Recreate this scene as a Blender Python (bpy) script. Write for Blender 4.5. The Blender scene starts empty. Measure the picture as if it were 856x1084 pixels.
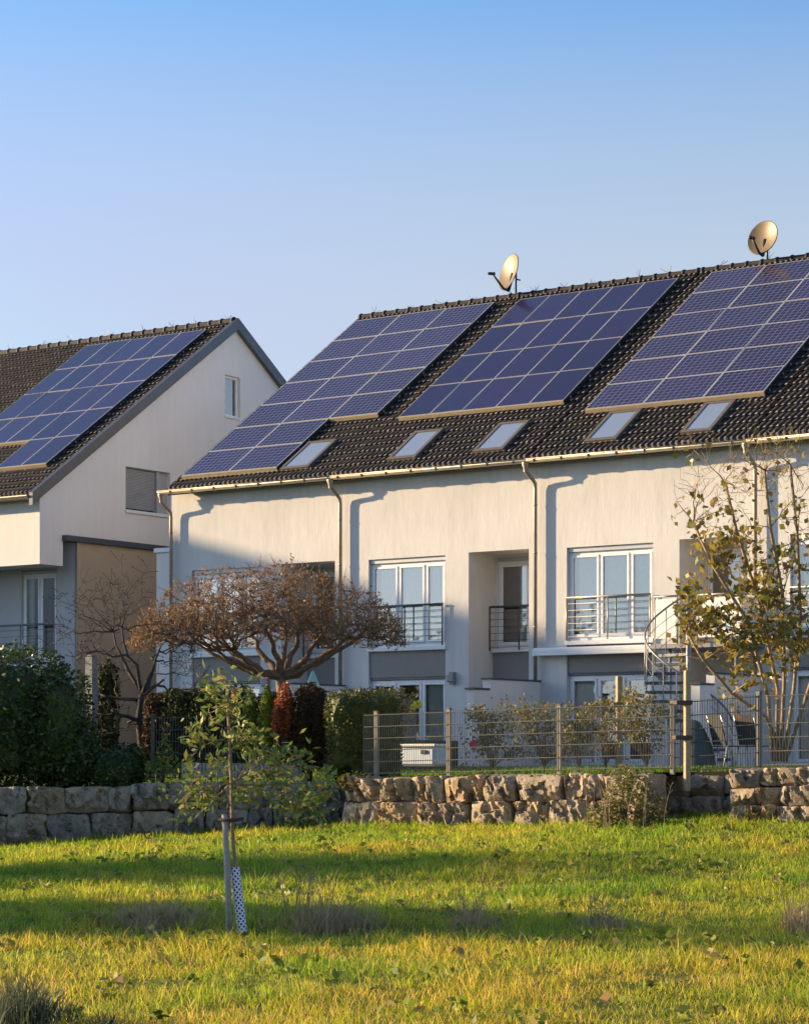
import bpy, bmesh, math, random
import numpy as np
from mathutils import Vector, Matrix, noise

random.seed(7); rng = np.random.default_rng(7)
R = math.radians
scene = bpy.context.scene
COL = scene.collection
E = 1.75                                   # eye height above the meadow in front of the camera
F = 2500.0; CX = 428.0; HY = 806.0         # camera constants measured from the photograph
TH = math.atan(2500/3512.0); cT, sT = math.cos(TH), math.sin(TH)
D = Vector((cT, -sT, 0)); G = Vector((sT, cT, 0))      # along the terrace, into the terrace
P0 = Vector(((178-CX)/F*60.8, 60.8, 0))

def H(u, t, h):                            # terrace frame (u along, t inwards, h above the eye) -> world
    p = P0 + D*u + G*t
    return Vector((p.x, p.y, h + E))
def at(x, y, Y):                           # a measured direction and a distance -> world
    return Vector(((x-CX)/F*Y, Y, (HY-y)/F*Y + E))
def ut(p):
    q = Vector((p.x, p.y, 0)) - P0
    return q.dot(D), q.dot(G)

# ------------------------------------------------------------------ objects
def tag(o, label=None, cat=None, group=None, kind=None):
    if label: o['label'] = label
    if cat: o['category'] = cat
    if group: o['group'] = group
    if kind: o['kind'] = kind
    return o
def empty(name, loc, rz=0.0, label=None, cat=None, group=None):
    o = bpy.data.objects.new(name, None); COL.objects.link(o)
    o.location = loc; o.rotation_euler = (0, 0, rz); o.empty_display_size = 0.2
    return tag(o, label, cat, group)

class MB:
    """collects shapes, builds ONE mesh object"""
    def __init__(s): s.v = []; s.f = []; s.m = []; s.sm = []; s.uv = None
    def add(s, vs, fs, mi=0, smooth=False):
        b = len(s.v); s.v.extend([tuple(x) for x in vs])
        for f in fs:
            s.f.append(tuple(b+i for i in f)); s.m.append(mi); s.sm.append(smooth)
        return s
    def box(s, x0, x1, y0, y1, z0, z1, mi=0, M=None):
        vs = [Vector((x, y, z)) for z in (z0, z1) for y in (y0, y1) for x in (x0, x1)]
        if M is not None: vs = [M @ v for v in vs]
        return s.add(vs, [(0,2,3,1),(4,5,7,6),(0,1,5,4),(2,6,7,3),(0,4,6,2),(1,3,7,5)], mi)
    def bbox(s, x0, x1, y0, y1, z0, z1, b=0.01, mi=0):
        """box with chamfered edges"""
        vs = []; 
        xs, ys, zs = (x0, x1), (y0, y1), (z0, z1)
        bm = bmesh.new(); bmesh.ops.create_cube(bm, size=1)
        for v in bm.verts:
            v.co = Vector(((x0+x1)/2+v.co.x*(x1-x0), (y0+y1)/2+v.co.y*(y1-y0), (z0+z1)/2+v.co.z*(z1-z0)))
        b = min(b, abs(x1-x0)*.45, abs(y1-y0)*.45, abs(z1-z0)*.45)
        bmesh.ops.bevel(bm, geom=bm.edges[:], offset=b, segments=1, affect='EDGES')
        bm.verts.index_update()
        s.add([v.co.copy() for v in bm.verts], [[v.index for v in f.verts] for f in bm.faces], mi); bm.free()
        return s
    def tube(s, pts, r, n=6, mi=0, cap=True, smooth=True):
        pts = [Vector(p) for p in pts]; k = len(pts)
        rs = r if isinstance(r, (list, tuple)) else [r]*k
        vs = []; up = None
        for i, p in enumerate(pts):
            d = (pts[min(i+1, k-1)] - pts[max(i-1, 0)])
            if d.length < 1e-9: d = Vector((0, 0, 1))
            d.normalize()
            if up is None:
                up = Vector((0, 0, 1)) if abs(d.z) < .9 else Vector((1, 0, 0))
            a = d.cross(up)
            if a.length < 1e-6: a = d.cross(Vector((0, 1, 0)))
            a.normalize(); b = a.cross(d)
            up = b
            for j in range(n):
                w = 2*math.pi*j/n
                vs.append(p + (a*math.cos(w) + b*math.sin(w))*rs[i])
        fs = []
        for i in range(k-1):
            for j in range(n):
                j2 = (j+1) % n
                fs.append((i*n+j, i*n+j2, (i+1)*n+j2, (i+1)*n+j))
        if cap:
            fs.append(tuple(range(n-1, -1, -1))); fs.append(tuple((k-1)*n+j for j in range(n)))
        return s.add(vs, fs, mi, smooth)
    def lathe(s, prof, n=20, M=None, mi=0, smooth=True):
        vs = []
        for (r, z) in prof:
            for j in range(n):
                w = 2*math.pi*j/n; v = Vector((r*math.cos(w), r*math.sin(w), z))
                vs.append(M @ v if M is not None else v)
        fs = [(i*n+j, i*n+(j+1) % n, (i+1)*n+(j+1) % n, (i+1)*n+j) for i in range(len(prof)-1) for j in range(n)]
        return s.add(vs, fs, mi, smooth)
    def build(s, name, mats, parent=None, loc=None, rot=None):
        me = bpy.data.meshes.new(name)
        me.from_pydata(s.v, [], s.f)
        mats = mats if isinstance(mats, (list, tuple)) else [mats]
        for m in mats: me.materials.append(m)
        if s.f:
            me.polygons.foreach_set('material_index', s.m); me.polygons.foreach_set('use_smooth', s.sm)
        me.update()
        o = bpy.data.objects.new(name, me); COL.objects.link(o)
        if parent is not None: o.parent = parent
        if loc is not None: o.location = loc
        if rot is not None: o.rotation_euler = rot
        return o

def np_mesh(name, V, Fc, nside, mats, parent=None, midx=None, smooth=False):
    me = bpy.data.meshes.new(name)
    V = np.ascontiguousarray(V, dtype=np.float32); Fc = np.ascontiguousarray(Fc, dtype=np.int32)
    nf = len(Fc)
    me.vertices.add(len(V)); me.vertices.foreach_set('co', V.ravel())
    me.loops.add(nf*nside); me.loops.foreach_set('vertex_index', Fc.ravel())
    me.polygons.add(nf); me.polygons.foreach_set('loop_start', np.arange(nf, dtype=np.int32)*nside)
    try: me.polygons.foreach_set('loop_total', np.full(nf, nside, dtype=np.int32))
    except Exception: pass
    mats = mats if isinstance(mats, (list, tuple)) else [mats]
    for m in mats: me.materials.append(m)
    if midx is not None: me.polygons.foreach_set('material_index', np.asarray(midx, dtype=np.int32))
    if smooth: me.polygons.foreach_set('use_smooth', np.ones(nf, dtype=bool))
    me.update(calc_edges=True); me.validate()
    o = bpy.data.objects.new(name, me); COL.objects.link(o)
    if parent is not None: o.parent = parent
    return o

# ------------------------------------------------------------------ materials
def mat(name):
    m = bpy.data.materials.new(name); m.use_nodes = True
    nt = m.node_tree; nt.nodes.clear()
    out = nt.nodes.new('ShaderNodeOutputMaterial')
    return m, nt, out
def N(nt, t, **k):
    n = nt.nodes.new(t)
    for a, b in k.items():
        if a in n.inputs.keys(): n.inputs[a].default_value = b
        else: setattr(n, a, b)
    return n
def ramp(nt, fac, cols):
    r = nt.nodes.new('ShaderNodeValToRGB'); e = r.color_ramp.elements
    while len(e) < len(cols): e.new(0.5)
    for i, (p, c) in enumerate(cols): e[i].position = p; e[i].color = (*c, 1)
    nt.links.new(fac, r.inputs[0]); return r.outputs[0]
def simple(name, c, rough=.6, metal=0.0, var=.12, scale=6.0, bump=0.0, bscale=60.0, spec=.5, dirt=None):
    m, nt, out = mat(name)
    b = N(nt, 'ShaderNodeBsdfPrincipled', Roughness=rough, Metallic=metal)
    b.inputs['Specular IOR Level'].default_value = spec
    tc = N(nt, 'ShaderNodeTexCoord')
    nz = N(nt, 'ShaderNodeTexNoise', Scale=scale, Detail=6.0, Roughness=.6)
    nt.links.new(tc.outputs['Object'], nz.inputs['Vector'])
    lo = tuple(x*(1-var) for x in c); hi = tuple(min(1, x*(1+var)) for x in c)
    nt.links.new(ramp(nt, nz.outputs['Fac'], [(.3, lo), (.7, hi)]), b.inputs['Base Color'])
    if bump:
        n2 = N(nt, 'ShaderNodeTexNoise', Scale=bscale, Detail=4.0)
        nt.links.new(tc.outputs['Object'], n2.inputs['Vector'])
        bp = N(nt, 'ShaderNodeBump', Strength=bump, Distance=.02)
        nt.links.new(n2.outputs['Fac'], bp.inputs['Height']); nt.links.new(bp.outputs['Normal'], b.inputs['Normal'])
    nt.links.new(b.outputs[0], out.inputs[0])
    return m
def plaster(name, c, streak=.10):
    m, nt, out = mat(name)
    b = N(nt, 'ShaderNodeBsdfPrincipled', Roughness=.92); b.inputs['Specular IOR Level'].default_value = .2
    tc = N(nt, 'ShaderNodeTexCoord')
    mp = N(nt, 'ShaderNodeMapping'); mp.inputs['Scale'].default_value = (3.0, 3.0, .45)
    nt.links.new(tc.outputs['Object'], mp.inputs['Vector'])
    n1 = N(nt, 'ShaderNodeTexNoise', Scale=1.6, Detail=8.0, Roughness=.65); nt.links.new(mp.outputs[0], n1.inputs['Vector'])
    n3 = N(nt, 'ShaderNodeTexNoise', Scale=.5, Detail=3.0); nt.links.new(tc.outputs['Object'], n3.inputs['Vector'])
    ad = N(nt, 'ShaderNodeMath', operation='ADD'); nt.links.new(n1.outputs['Fac'], ad.inputs[0]); nt.links.new(n3.outputs['Fac'], ad.inputs[1])
    hf = N(nt, 'ShaderNodeMath', operation='MULTIPLY'); hf.inputs[1].default_value = .5; nt.links.new(ad.outputs[0], hf.inputs[0])
    lo = tuple(x*(1-streak) for x in c); hi = tuple(min(.95, x*(1+streak*.6)) for x in c)
    nt.links.new(ramp(nt, hf.outputs[0], [(.36, lo), (.62, hi)]), b.inputs['Base Color'])
    n2 = N(nt, 'ShaderNodeTexNoise', Scale=22.0, Detail=6.0, Roughness=.75); nt.links.new(tc.outputs['Object'], n2.inputs['Vector'])
    mp2 = N(nt, 'ShaderNodeMapping'); mp2.inputs['Scale'].default_value = (9.0, 9.0, 3.0)
    nt.links.new(tc.outputs['Object'], mp2.inputs['Vector'])
    n4 = N(nt, 'ShaderNodeTexNoise', Scale=1.2, Detail=6.0, Roughness=.7); nt.links.new(mp2.outputs[0], n4.inputs['Vector'])
    a2 = N(nt, 'ShaderNodeMath', operation='MULTIPLY_ADD'); a2.inputs[1].default_value = 1.6
    nt.links.new(n4.outputs['Fac'], a2.inputs[0]); nt.links.new(n2.outputs['Fac'], a2.inputs[2])
    bp = N(nt, 'ShaderNodeBump', Strength=.28, Distance=.014)
    nt.links.new(a2.outputs[0], bp.inputs['Height']); nt.links.new(bp.outputs['Normal'], b.inputs['Normal'])
    nt.links.new(b.outputs[0], out.inputs[0])
    return m
def leafmat(name, cols, trans=.35, rough=.55, spec=.25, patch=False):
    """each leaf takes its own tint; light passes through"""
    m, nt, out = mat(name)
    g = N(nt, 'ShaderNodeNewGeometry')
    k = len(cols)
    col = ramp(nt, g.outputs['Random Per Island'], [((i+.0)/max(1, k-1), c) for i, c in enumerate(cols)])
    if patch:      # greener and strawy patches across the meadow
        tc = N(nt, 'ShaderNodeTexCoord'); nz = N(nt, 'ShaderNodeTexNoise', Scale=.45, Detail=5.0, Roughness=.65)
        nt.links.new(tc.outputs['Object'], nz.inputs['Vector'])
        mx0 = N(nt, 'ShaderNodeMixRGB', blend_type='MULTIPLY'); mx0.inputs[0].default_value = 1
        sy = N(nt, 'ShaderNodeSeparateXYZ'); nt.links.new(tc.outputs['Object'], sy.inputs[0])
        dr = N(nt, 'ShaderNodeMapRange'); nt.links.new(sy.outputs['Y'], dr.inputs['Value'])      # drier sward on the level ground, lusher on the bank
        for nm, val in (('From Min', 19.0), ('From Max', 28.0), ('To Min', .09), ('To Max', -.03)): dr.inputs[nm].default_value = val
        ad = N(nt, 'ShaderNodeMath', operation='ADD'); nt.links.new(nz.outputs['Fac'], ad.inputs[0]); nt.links.new(dr.outputs[0], ad.inputs[1])
        nt.links.new(col, mx0.inputs[1]); nt.links.new(ramp(nt, ad.outputs[0], [(.34, (.5, .78, .6)), (.5, (.95, 1, .9)), (.64, (1.3, 1.0, 1.1))]), mx0.inputs[2])
        col = mx0.outputs[0]
    b = N(nt, 'ShaderNodeBsdfPrincipled', Roughness=rough); b.inputs['Specular IOR Level'].default_value = spec
    t = N(nt, 'ShaderNodeBsdfTranslucent')
    nt.links.new(col, b.inputs['Base Color']); nt.links.new(col, t.inputs['Color'])
    mx = N(nt, 'ShaderNodeMixShader'); mx.inputs[0].default_value = trans
    nt.links.new(b.outputs[0], mx.inputs[1]); nt.links.new(t.outputs[0], mx.inputs[2])
    nt.links.new(mx.outputs[0], out.inputs[0])
    return m
def glassmat(name, tint=(.9, .95, .93), refl=1.0):
    m, nt, out = mat(name)
    tr = N(nt, 'ShaderNodeBsdfTransparent', Color=(*tint, 1)); gl = N(nt, 'ShaderNodeBsdfGlossy', Roughness=.02)
    fr = N(nt, 'ShaderNodeFresnel', IOR=1.6)
    mu = N(nt, 'ShaderNodeMath', operation='MULTIPLY_ADD'); mu.inputs[1].default_value = refl; mu.inputs[2].default_value = .26
    mu.use_clamp = True
    nt.links.new(fr.outputs[0], mu.inputs[0])
    mx = N(nt, 'ShaderNodeMixShader')
    nt.links.new(mu.outputs[0], mx.inputs[0]); nt.links.new(tr.outputs[0], mx.inputs[1]); nt.links.new(gl.outputs[0], mx.inputs[2])
    nt.links.new(mx.outputs[0], out.inputs[0])
    return m
def cellmat(name, base, line, cell, lw, var=.1, rough=.16):
    """solar glass: cells with fine bright lines; object coordinates in metres"""
    m, nt, out = mat(name)
    b = N(nt, 'ShaderNodeBsdfPrincipled', Roughness=rough); b.inputs['IOR'].default_value = 1.42
    tc = N(nt, 'ShaderNodeTexCoord'); sp = N(nt, 'ShaderNodeSeparateXYZ'); nt.links.new(tc.outputs['Object'], sp.inputs[0])
    ms = []
    for ax, cs in ((0, cell[0]), (1, cell[1])):
        a = N(nt, 'ShaderNodeMath', operation='DIVIDE'); a.inputs[1].default_value = cs; nt.links.new(sp.outputs[ax], a.inputs[0])
        fr = N(nt, 'ShaderNodeMath', operation='FRACT'); nt.links.new(a.outputs[0], fr.inputs[0])
        c = N(nt, 'ShaderNodeMath', operation='LESS_THAN'); c.inputs[1].default_value = lw/cs; nt.links.new(fr.outputs[0], c.inputs[0])
        ms.append(c)
    mx = N(nt, 'ShaderNodeMath', operation='MAXIMUM'); nt.links.new(ms[0].outputs[0], mx.inputs[0]); nt.links.new(ms[1].outputs[0], mx.inputs[1])
    oi = N(nt, 'ShaderNodeObjectInfo')
    c1 = ramp(nt, oi.outputs['Random'], [(0, tuple(x*(1-var) for x in base)), (1, tuple(x*(1+var) for x in base))])
    vo = N(nt, 'ShaderNodeTexNoise', Scale=2.2, Detail=2.0); nt.links.new(tc.outputs['Object'], vo.inputs['Vector'])
    mc = N(nt, 'ShaderNodeMixRGB', blend_type='MULTIPLY'); mc.inputs[0].default_value = .35
    nt.links.new(c1, mc.inputs[1]); nt.links.new(ramp(nt, vo.outputs['Fac'], [(.35, (.6, .6, .7)), (.65, (1, 1, 1))]), mc.inputs[2])
    m2 = N(nt, 'ShaderNodeMixRGB'); nt.links.new(mx.outputs[0], m2.inputs[0]); nt.links.new(mc.outputs[0], m2.inputs[1])
    m2.inputs[2].default_value = (*line, 1)
    nt.links.new(m2.outputs[0], b.inputs['Base Color']); nt.links.new(b.outputs[0], out.inputs[0])
    return m
def tilemat():
    m, nt, out = mat('roof_tile')
    b = N(nt, 'ShaderNodeBsdfPrincipled', Roughness=.6); b.inputs['Specular IOR Level'].default_value = .35
    g = N(nt, 'ShaderNodeTexCoord')
    n1 = N(nt, 'ShaderNodeTexNoise', Scale=3.0, Detail=8.0); nt.links.new(g.outputs['Object'], n1.inputs['Vector'])
    nt.links.new(ramp(nt, n1.outputs['Fac'], [(.3, (.016, .012, .010)), (.6, (.027, .020, .016)), (.8, (.046, .035, .026))]), b.inputs['Base Color'])
    n2 = N(nt, 'ShaderNodeTexNoise', Scale=40.0); nt.links.new(g.outputs['Object'], n2.inputs['Vector'])
    nt.links.new(ramp(nt, n2.outputs['Fac'], [(.3, (.55, .55, .55)), (.7, (.75, .75, .75))]), b.inputs['Roughness'])
    nt.links.new(b.outputs[0], out.inputs[0]); return m
def stonemat(name, cols):
    m, nt, out = mat(name)
    b = N(nt, 'ShaderNodeBsdfPrincipled', Roughness=.9); b.inputs['Specular IOR Level'].default_value = .25
    g = N(nt, 'ShaderNodeTexCoord'); oi = N(nt, 'ShaderNodeObjectInfo')
    n1 = N(nt, 'ShaderNodeTexNoise', Scale=5.0, Detail=10.0, Roughness=.7); nt.links.new(g.outputs['Object'], n1.inputs['Vector'])
    c1 = ramp(nt, n1.outputs['Fac'], [(.28, cols[0]), (.45, cols[1]), (.6, cols[2]), (.8, cols[3])])
    tint = ramp(nt, oi.outputs['Random'], [(0, (.72, .72, .76)), (.5, (1, .97, .92)), (1, (1.0, .88, .72))])
    mx = N(nt, 'ShaderNodeMixRGB', blend_type='MULTIPLY'); mx.inputs[0].default_value = 1
    nt.links.new(c1, mx.inputs[1]); nt.links.new(tint, mx.inputs[2]); nt.links.new(mx.outputs[0], b.inputs['Base Color'])
    n2 = N(nt, 'ShaderNodeTexNoise', Scale=16.0, Detail=10.0, Roughness=.75); nt.links.new(g.outputs['Object'], n2.inputs['Vector'])
    bp = N(nt, 'ShaderNodeBump', Strength=.9, Distance=.05)
    nt.links.new(n2.outputs['Fac'], bp.inputs['Height']); nt.links.new(bp.outputs['Normal'], b.inputs['Normal'])
    nt.links.new(b.outputs[0], out.inputs[0]); return m
def dotmat():
    """white plastic spiral guard with rows of dark holes"""
    m, nt, out = mat('tree_guard_plastic')
    b = N(nt, 'ShaderNodeBsdfPrincipled', Roughness=.5)
    tc = N(nt, 'ShaderNodeTexCoord'); sp = N(nt, 'ShaderNodeSeparateXYZ'); nt.links.new(tc.outputs['Object'], sp.inputs[0])
    at2 = N(nt, 'ShaderNodeMath', operation='ARCTAN2'); nt.links.new(sp.outputs[1], at2.inputs[0]); nt.links.new(sp.outputs[0], at2.inputs[1])
    u = N(nt, 'ShaderNodeMath', operation='MULTIPLY'); u.inputs[1].default_value = 6/(2*math.pi); nt.links.new(at2.outputs[0], u.inputs[0])
    v = N(nt, 'ShaderNodeMath', operation='MULTIPLY'); v.inputs[1].default_value = 1/.052; nt.links.new(sp.outputs[2], v.inputs[0])
    a = N(nt, 'ShaderNodeMath', operation='ADD'); s = N(nt, 'ShaderNodeMath', operation='SUBTRACT')
    for q in (a, s): nt.links.new(u.outputs[0], q.inputs[0]); nt.links.new(v.outputs[0], q.inputs[1])
    ds = []
    for q in (a, s):
        p = N(nt, 'ShaderNodeMath', operation='PINGPONG'); p.inputs[1].default_value = 1.0; nt.links.new(q.outputs[0], p.inputs[0])
        e = N(nt, 'ShaderNodeMath', operation='SUBTRACT'); e.inputs[1].default_value = .5; nt.links.new(p.outputs[0], e.inputs[0])
        ab = N(nt, 'ShaderNodeMath', operation='ABSOLUTE'); nt.links.new(e.outputs[0], ab.inputs[0]); ds.append(ab)
    mx = N(nt, 'ShaderNodeMath', operation='MAXIMUM'); nt.links.new(ds[0].outputs[0], mx.inputs[0]); nt.links.new(ds[1].outputs[0], mx.inputs[1])
    lt = N(nt, 'ShaderNodeMath', operation='LESS_THAN'); lt.inputs[1].default_value = .30; nt.links.new(mx.outputs[0], lt.inputs[0])
    m2 = N(nt, 'ShaderNodeMixRGB'); nt.links.new(lt.outputs[0], m2.inputs[0])
    m2.inputs[1].default_value = (.72, .74, .76, 1); m2.inputs[2].default_value = (.02, .04, .13, 1)
    nt.links.new(m2.outputs[0], b.inputs['Base Color']); nt.links.new(b.outputs[0], out.inputs[0]); return m
def groundmat(name, cols, scale=.8):
    m, nt, out = mat(name)
    b = N(nt, 'ShaderNodeBsdfPrincipled', Roughness=.95); b.inputs['Specular IOR Level'].default_value = .1
    g = N(nt, 'ShaderNodeTexCoord')
    n1 = N(nt, 'ShaderNodeTexNoise', Scale=scale, Detail=10.0, Roughness=.7); nt.links.new(g.outputs['Object'], n1.inputs['Vector'])
    nt.links.new(ramp(nt, n1.outputs['Fac'], cols), b.inputs['Base Color'])
    n2 = N(nt, 'ShaderNodeTexNoise', Scale=14.0, Detail=8.0); nt.links.new(g.outputs['Object'], n2.inputs['Vector'])
    bp = N(nt, 'ShaderNodeBump', Strength=.7, Distance=.05); nt.links.new(n2.outputs['Fac'], bp.inputs['Height'])
    nt.links.new(bp.outputs['Normal'], b.inputs['Normal']); nt.links.new(b.outputs[0], out.inputs[0]); return m

M = dict(
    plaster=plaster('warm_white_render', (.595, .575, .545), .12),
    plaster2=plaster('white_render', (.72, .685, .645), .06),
    tan=plaster('tan_render', (.40, .32, .235), .06),
    greyband=plaster('grey_render', (.27, .25, .225), .06),
    lightgrey=plaster('pale_grey_render', (.50, .50, .49), .05),
    tile=tilemat(),
    tilenose=simple('tile_edge_glint', (.26, .215, .165), .7, 0, .6, 4.5),  # pale tint standing in for glints on the roll ends
    zinc=simple('zinc_sheet', (.42, .37, .30), .42, .75, .15, 5),
    zincpipe=simple('zinc_pipe', (.34, .29, .24), .45, .6, .15, 5),
    board=simple('dark_grey_metal', (.085, .092, .105), .38, .35, .12, 3),
    white=simple('white_window_frame', (.78, .78, .78), .35, 0, .03),
    sill=simple('white_sill', (.74, .73, .71), .5, 0, .05),
    shutter=simple('grey_aluminium_shutter', (.42, .42, .42), .45, .3, .06),
    glass=glassmat('window_glass', (.93, .98, .95)),
    glassdark=glassmat('roof_window_glass', (.5, .55, .6), 2.2),
    curtain=simple('pale_curtain', (.78, .84, .76), .9, 0, .06, 9),
    curtain_w=simple('white_curtain', (.75, .74, .70), .9, 0, .06, 9),
    room=simple('room_interior', (.45, .42, .38), .9),
    steel=simple('galvanised_steel', (.22, .225, .235), .55, .5, .12, 12),
    treadsteel=simple('dark_galvanised_tread', (.085, .09, .10), .6, .3, .15, 8),
    steelw=simple('bright_metal_rail', (.34, .32, .28), .45, .6, .1, 12),
    alu=simple('aluminium_frame', (.62, .58, .50), .38, .55, .06),
    darkalu=simple('dark_frame', (.035, .036, .04), .4, .4, .1),
    rail=simple('aluminium_mounting_rail', (.58, .47, .30), .45, .4, .1),
    cellA=cellmat('polycrystalline_glass', (.022, .016, .048), (.21, .19, .23), (.156, .156), .011, .24),
    cellB=cellmat('monocrystalline_glass', (.024, .017, .051), (.038, .030, .072), (.125, .125), .007, .22),
    dish=simple('beige_dish_paint', (.17, .12, .06), .5, .1, .06, 8),
    dark=simple('dark_plastic', (.03, .03, .034), .5, 0, .2),
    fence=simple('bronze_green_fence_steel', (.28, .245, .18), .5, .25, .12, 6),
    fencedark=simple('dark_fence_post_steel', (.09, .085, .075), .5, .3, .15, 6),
    wood=simple('weathered_wood', (.36, .27, .17), .85, 0, .25, 14, .4, 30),
    woodgrey=simple('grey_weathered_wood', (.30, .28, .26), .85, 0, .25, 14, .4, 30),
    tie=simple('brown_strap', (.07, .05, .04), .8),
    bark=simple('bark_brown', (.19, .125, .08), .9, 0, .35, 18, .6, 40),
    barkrust=simple('bark_rust', (.22, .14, .08), .9, 0, .35, 18, .4, 40),
    barkdark=simple('bark_dark', (.055, .045, .04), .9, 0, .35, 18, .6, 40),
    barkgold=simple('bark_warm', (.27, .19, .105), .85, 0, .3, 18, .4, 40),
    stone=stonemat('warm_sandstone', [(.12, .095, .07), (.33, .265, .19), (.50, .41, .30), (.60, .51, .39)]),
    earth=simple('dark_earth', (.035, .03, .022), .95, 0, .3),
    stonegrey=stonemat('grey_limestone', [(.13, .115, .095), (.30, .265, .215), (.43, .38, .31), (.53, .475, .39)]),
    guard=dotmat(),
    canvas=simple('white_panel', (.78, .76, .72), .7, 0, .03),
    mint=simple('mint_canvas', (.42, .58, .50), .85, 0, .05),
    greencover=simple('dark_green_cover', (.045, .07, .065), .7, 0, .2, 5, .3, 10),
    bluewhite=simple('pale_blue_plastic', (.52, .58, .68), .5, 0, .08),
    mesh_black=simple('black_mesh_fabric', (.035, .035, .035), .8, 0, .2),
    paving=simple('grey_paving', (.33, .32, .31), .9, 0, .15, 3),
    darkwood=simple('dark_brown_boards', (.06, .045, .035), .8, 0, .25, 9),
    yellow=simple('yellow_petals', (.80, .62, .06), .7, 0, .1), pink=simple('pink_petals', (.62, .03, .09), .7, 0, .1),
    lawn=groundmat('lawn_soil', [(.3, (.035, .06, .012)), (.7, (.07, .11, .022))], 2.0),
    meadow=groundmat('meadow_soil', [(.25, (.06, .07, .015)), (.5, (.11, .12, .022)), (.75, (.22, .17, .06))], .6),
    grass=leafmat('grass_blade', [(.17, .29, .016), (.29, .41, .02), (.44, .48, .03), (.58, .50, .06), (.62, .50, .18)], .58, .5, .2, patch=True),
    grassgreen=leafmat('lawn_blade', [(.10, .19, .014), (.16, .27, .02), (.25, .32, .04)], .45, .5, .2),
    herb=leafmat('meadow_herb_leaf', [(.10, .16, .02), (.18, .24, .03), (.28, .30, .05), (.34, .22, .08)], .4, .5, .3),
    dry=leafmat('dry_stalks', [(.24, .17, .085), (.38, .28, .15), (.48, .37, .21), (.28, .24, .12)], .3, .7, .15),
    sedge=leafmat('sedge_blades', [(.04, .06, .03), (.07, .09, .05), (.12, .12, .06)], .3, .5, .3),
    laurel=leafmat('laurel_leaf', [(.022, .045, .010), (.045, .075, .014), (.10, .13, .026)], .25, .42, .4),
    thuja=leafmat('dark_conifer_spray', [(.028, .036, .012), (.045, .055, .016), (.065, .07, .02)], .15, .7, .15),
    thujabrown=leafmat('browned_conifer_spray', [(.05, .03, .016), (.075, .042, .02), (.04, .04, .014)], .2, .7, .15),
    conifer=leafmat('fresh_conifer_spray', [(.10, .14, .016), (.15, .19, .022), (.20, .23, .035)], .25, .7, .15),
    box=leafmat('box_hedge_leaf', [(.05, .062, .012), (.08, .09, .016), (.14, .13, .025)], .25, .5, .3),
    red=leafmat('red_autumn_leaf', [(.30, .075, .03), (.38, .12, .045), (.20, .06, .03)], .35, .5, .25),
    brownleaf=leafmat('brown_autumn_leaf', [(.18, .09, .04), (.30, .155, .06), (.40, .24, .10), (.20, .12, .065)], .35, .6, .25),
    apple=leafmat('sapling_leaf', [(.11, .17, .035), (.16, .22, .045), (.22, .26, .06), (.38, .29, .06)], .4, .5, .3),
    pear=leafmat('yellowing_leaf', [(.11, .13, .025), (.18, .17, .03), (.34, .26, .04), (.20, .12, .04), (.42, .31, .05)], .4, .4, .4),
    rose=leafmat('rose_leaf', [(.11, .14, .028), (.18, .18, .035), (.30, .22, .06), (.20, .12, .05)], .35, .5, .3),
    twiggy=leafmat('dry_shrub_leaf', [(.16, .12, .055), (.26, .20, .09), (.12, .14, .035), (.17, .19, .045), (.32, .25, .14)], .3, .6, .2),
    casterleaf=leafmat('broad_green_leaf', [(.04, .07, .015), (.07, .10, .02)], .2, .6, .2),
)

# ------------------------------------------------------------------ foliage tools
def leaves_np(P, size, flat=.35, bend=.25, aspect=.5, Nrm=None, nb=.0, down=0.0):
    """diamond leaves (4 verts, folded) at the points P"""
    n = len(P); size = np.broadcast_to(np.asarray(size, float), (n,))
    a = rng.normal(size=(n, 3)); a[:, 2] *= (1-flat); a[:, 2] -= down
    a /= np.linalg.norm(a, axis=1)[:, None] + 1e-9
    b = rng.normal(size=(n, 3))
    if Nrm is not None: b = b*(1-nb) + nb*2*np.cross(Nrm, a)
    b -= (b*a).sum(1)[:, None]*a; b /= np.linalg.norm(b, axis=1)[:, None] + 1e-9
    c = np.cross(a, b)
    s = (size*rng.uniform(.65, 1.3, n))[:, None]
    w = s*aspect*.5
    V = np.empty((n, 4, 3))
    V[:, 0] = P - a*s*.5; V[:, 2] = P + a*s*.5 + c*s*bend*.3
    V[:, 1] = P + b*w + c*w*bend; V[:, 3] = P - b*w + c*w*bend
    return V.reshape(-1, 3), np.arange(n*4).reshape(n, 4)
def leaf_object(name, P, size, m, parent=None, **k):
    V, Fq = leaves_np(np.asarray(P, float), size, **k)
    return np_mesh(name, V, Fq, 4, m, parent)

def lump(p, s, amp, seed):
    return 1 + amp*noise.noise(Vector(p)*s + Vector((seed, seed*.7, -seed)))
def blob(c, r, n, seed=0, amp=.22, freq=1.4, shell=.75, boxy=0.0):
    """points in the outer part of a lumpy ellipsoid (boxy: towards a box), plus the core mesh scale"""
    c = Vector(c); r = Vector(r); pts = []; nr = []
    while len(pts) < n:
        d = Vector((random.gauss(0, 1), random.gauss(0, 1), random.gauss(0, 1))).normalized()
        q = d.copy()
        if boxy:
            mx = max(abs(d.x), abs(d.y), abs(d.z)); q = d.lerp(d/mx, boxy)
        k = lump(d*max(r)*1.0, freq, amp, seed)*(1 + .10*noise.noise(d*max(r)*freq*3.3))
        rad = k*(shell + (1.03-shell)*random.random()**.6)
        pts.append((c.x+q.x*r.x*rad, c.y+q.y*r.y*rad, c.z+q.z*r.z*rad)); nr.append(tuple(d))
    return pts, nr
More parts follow.
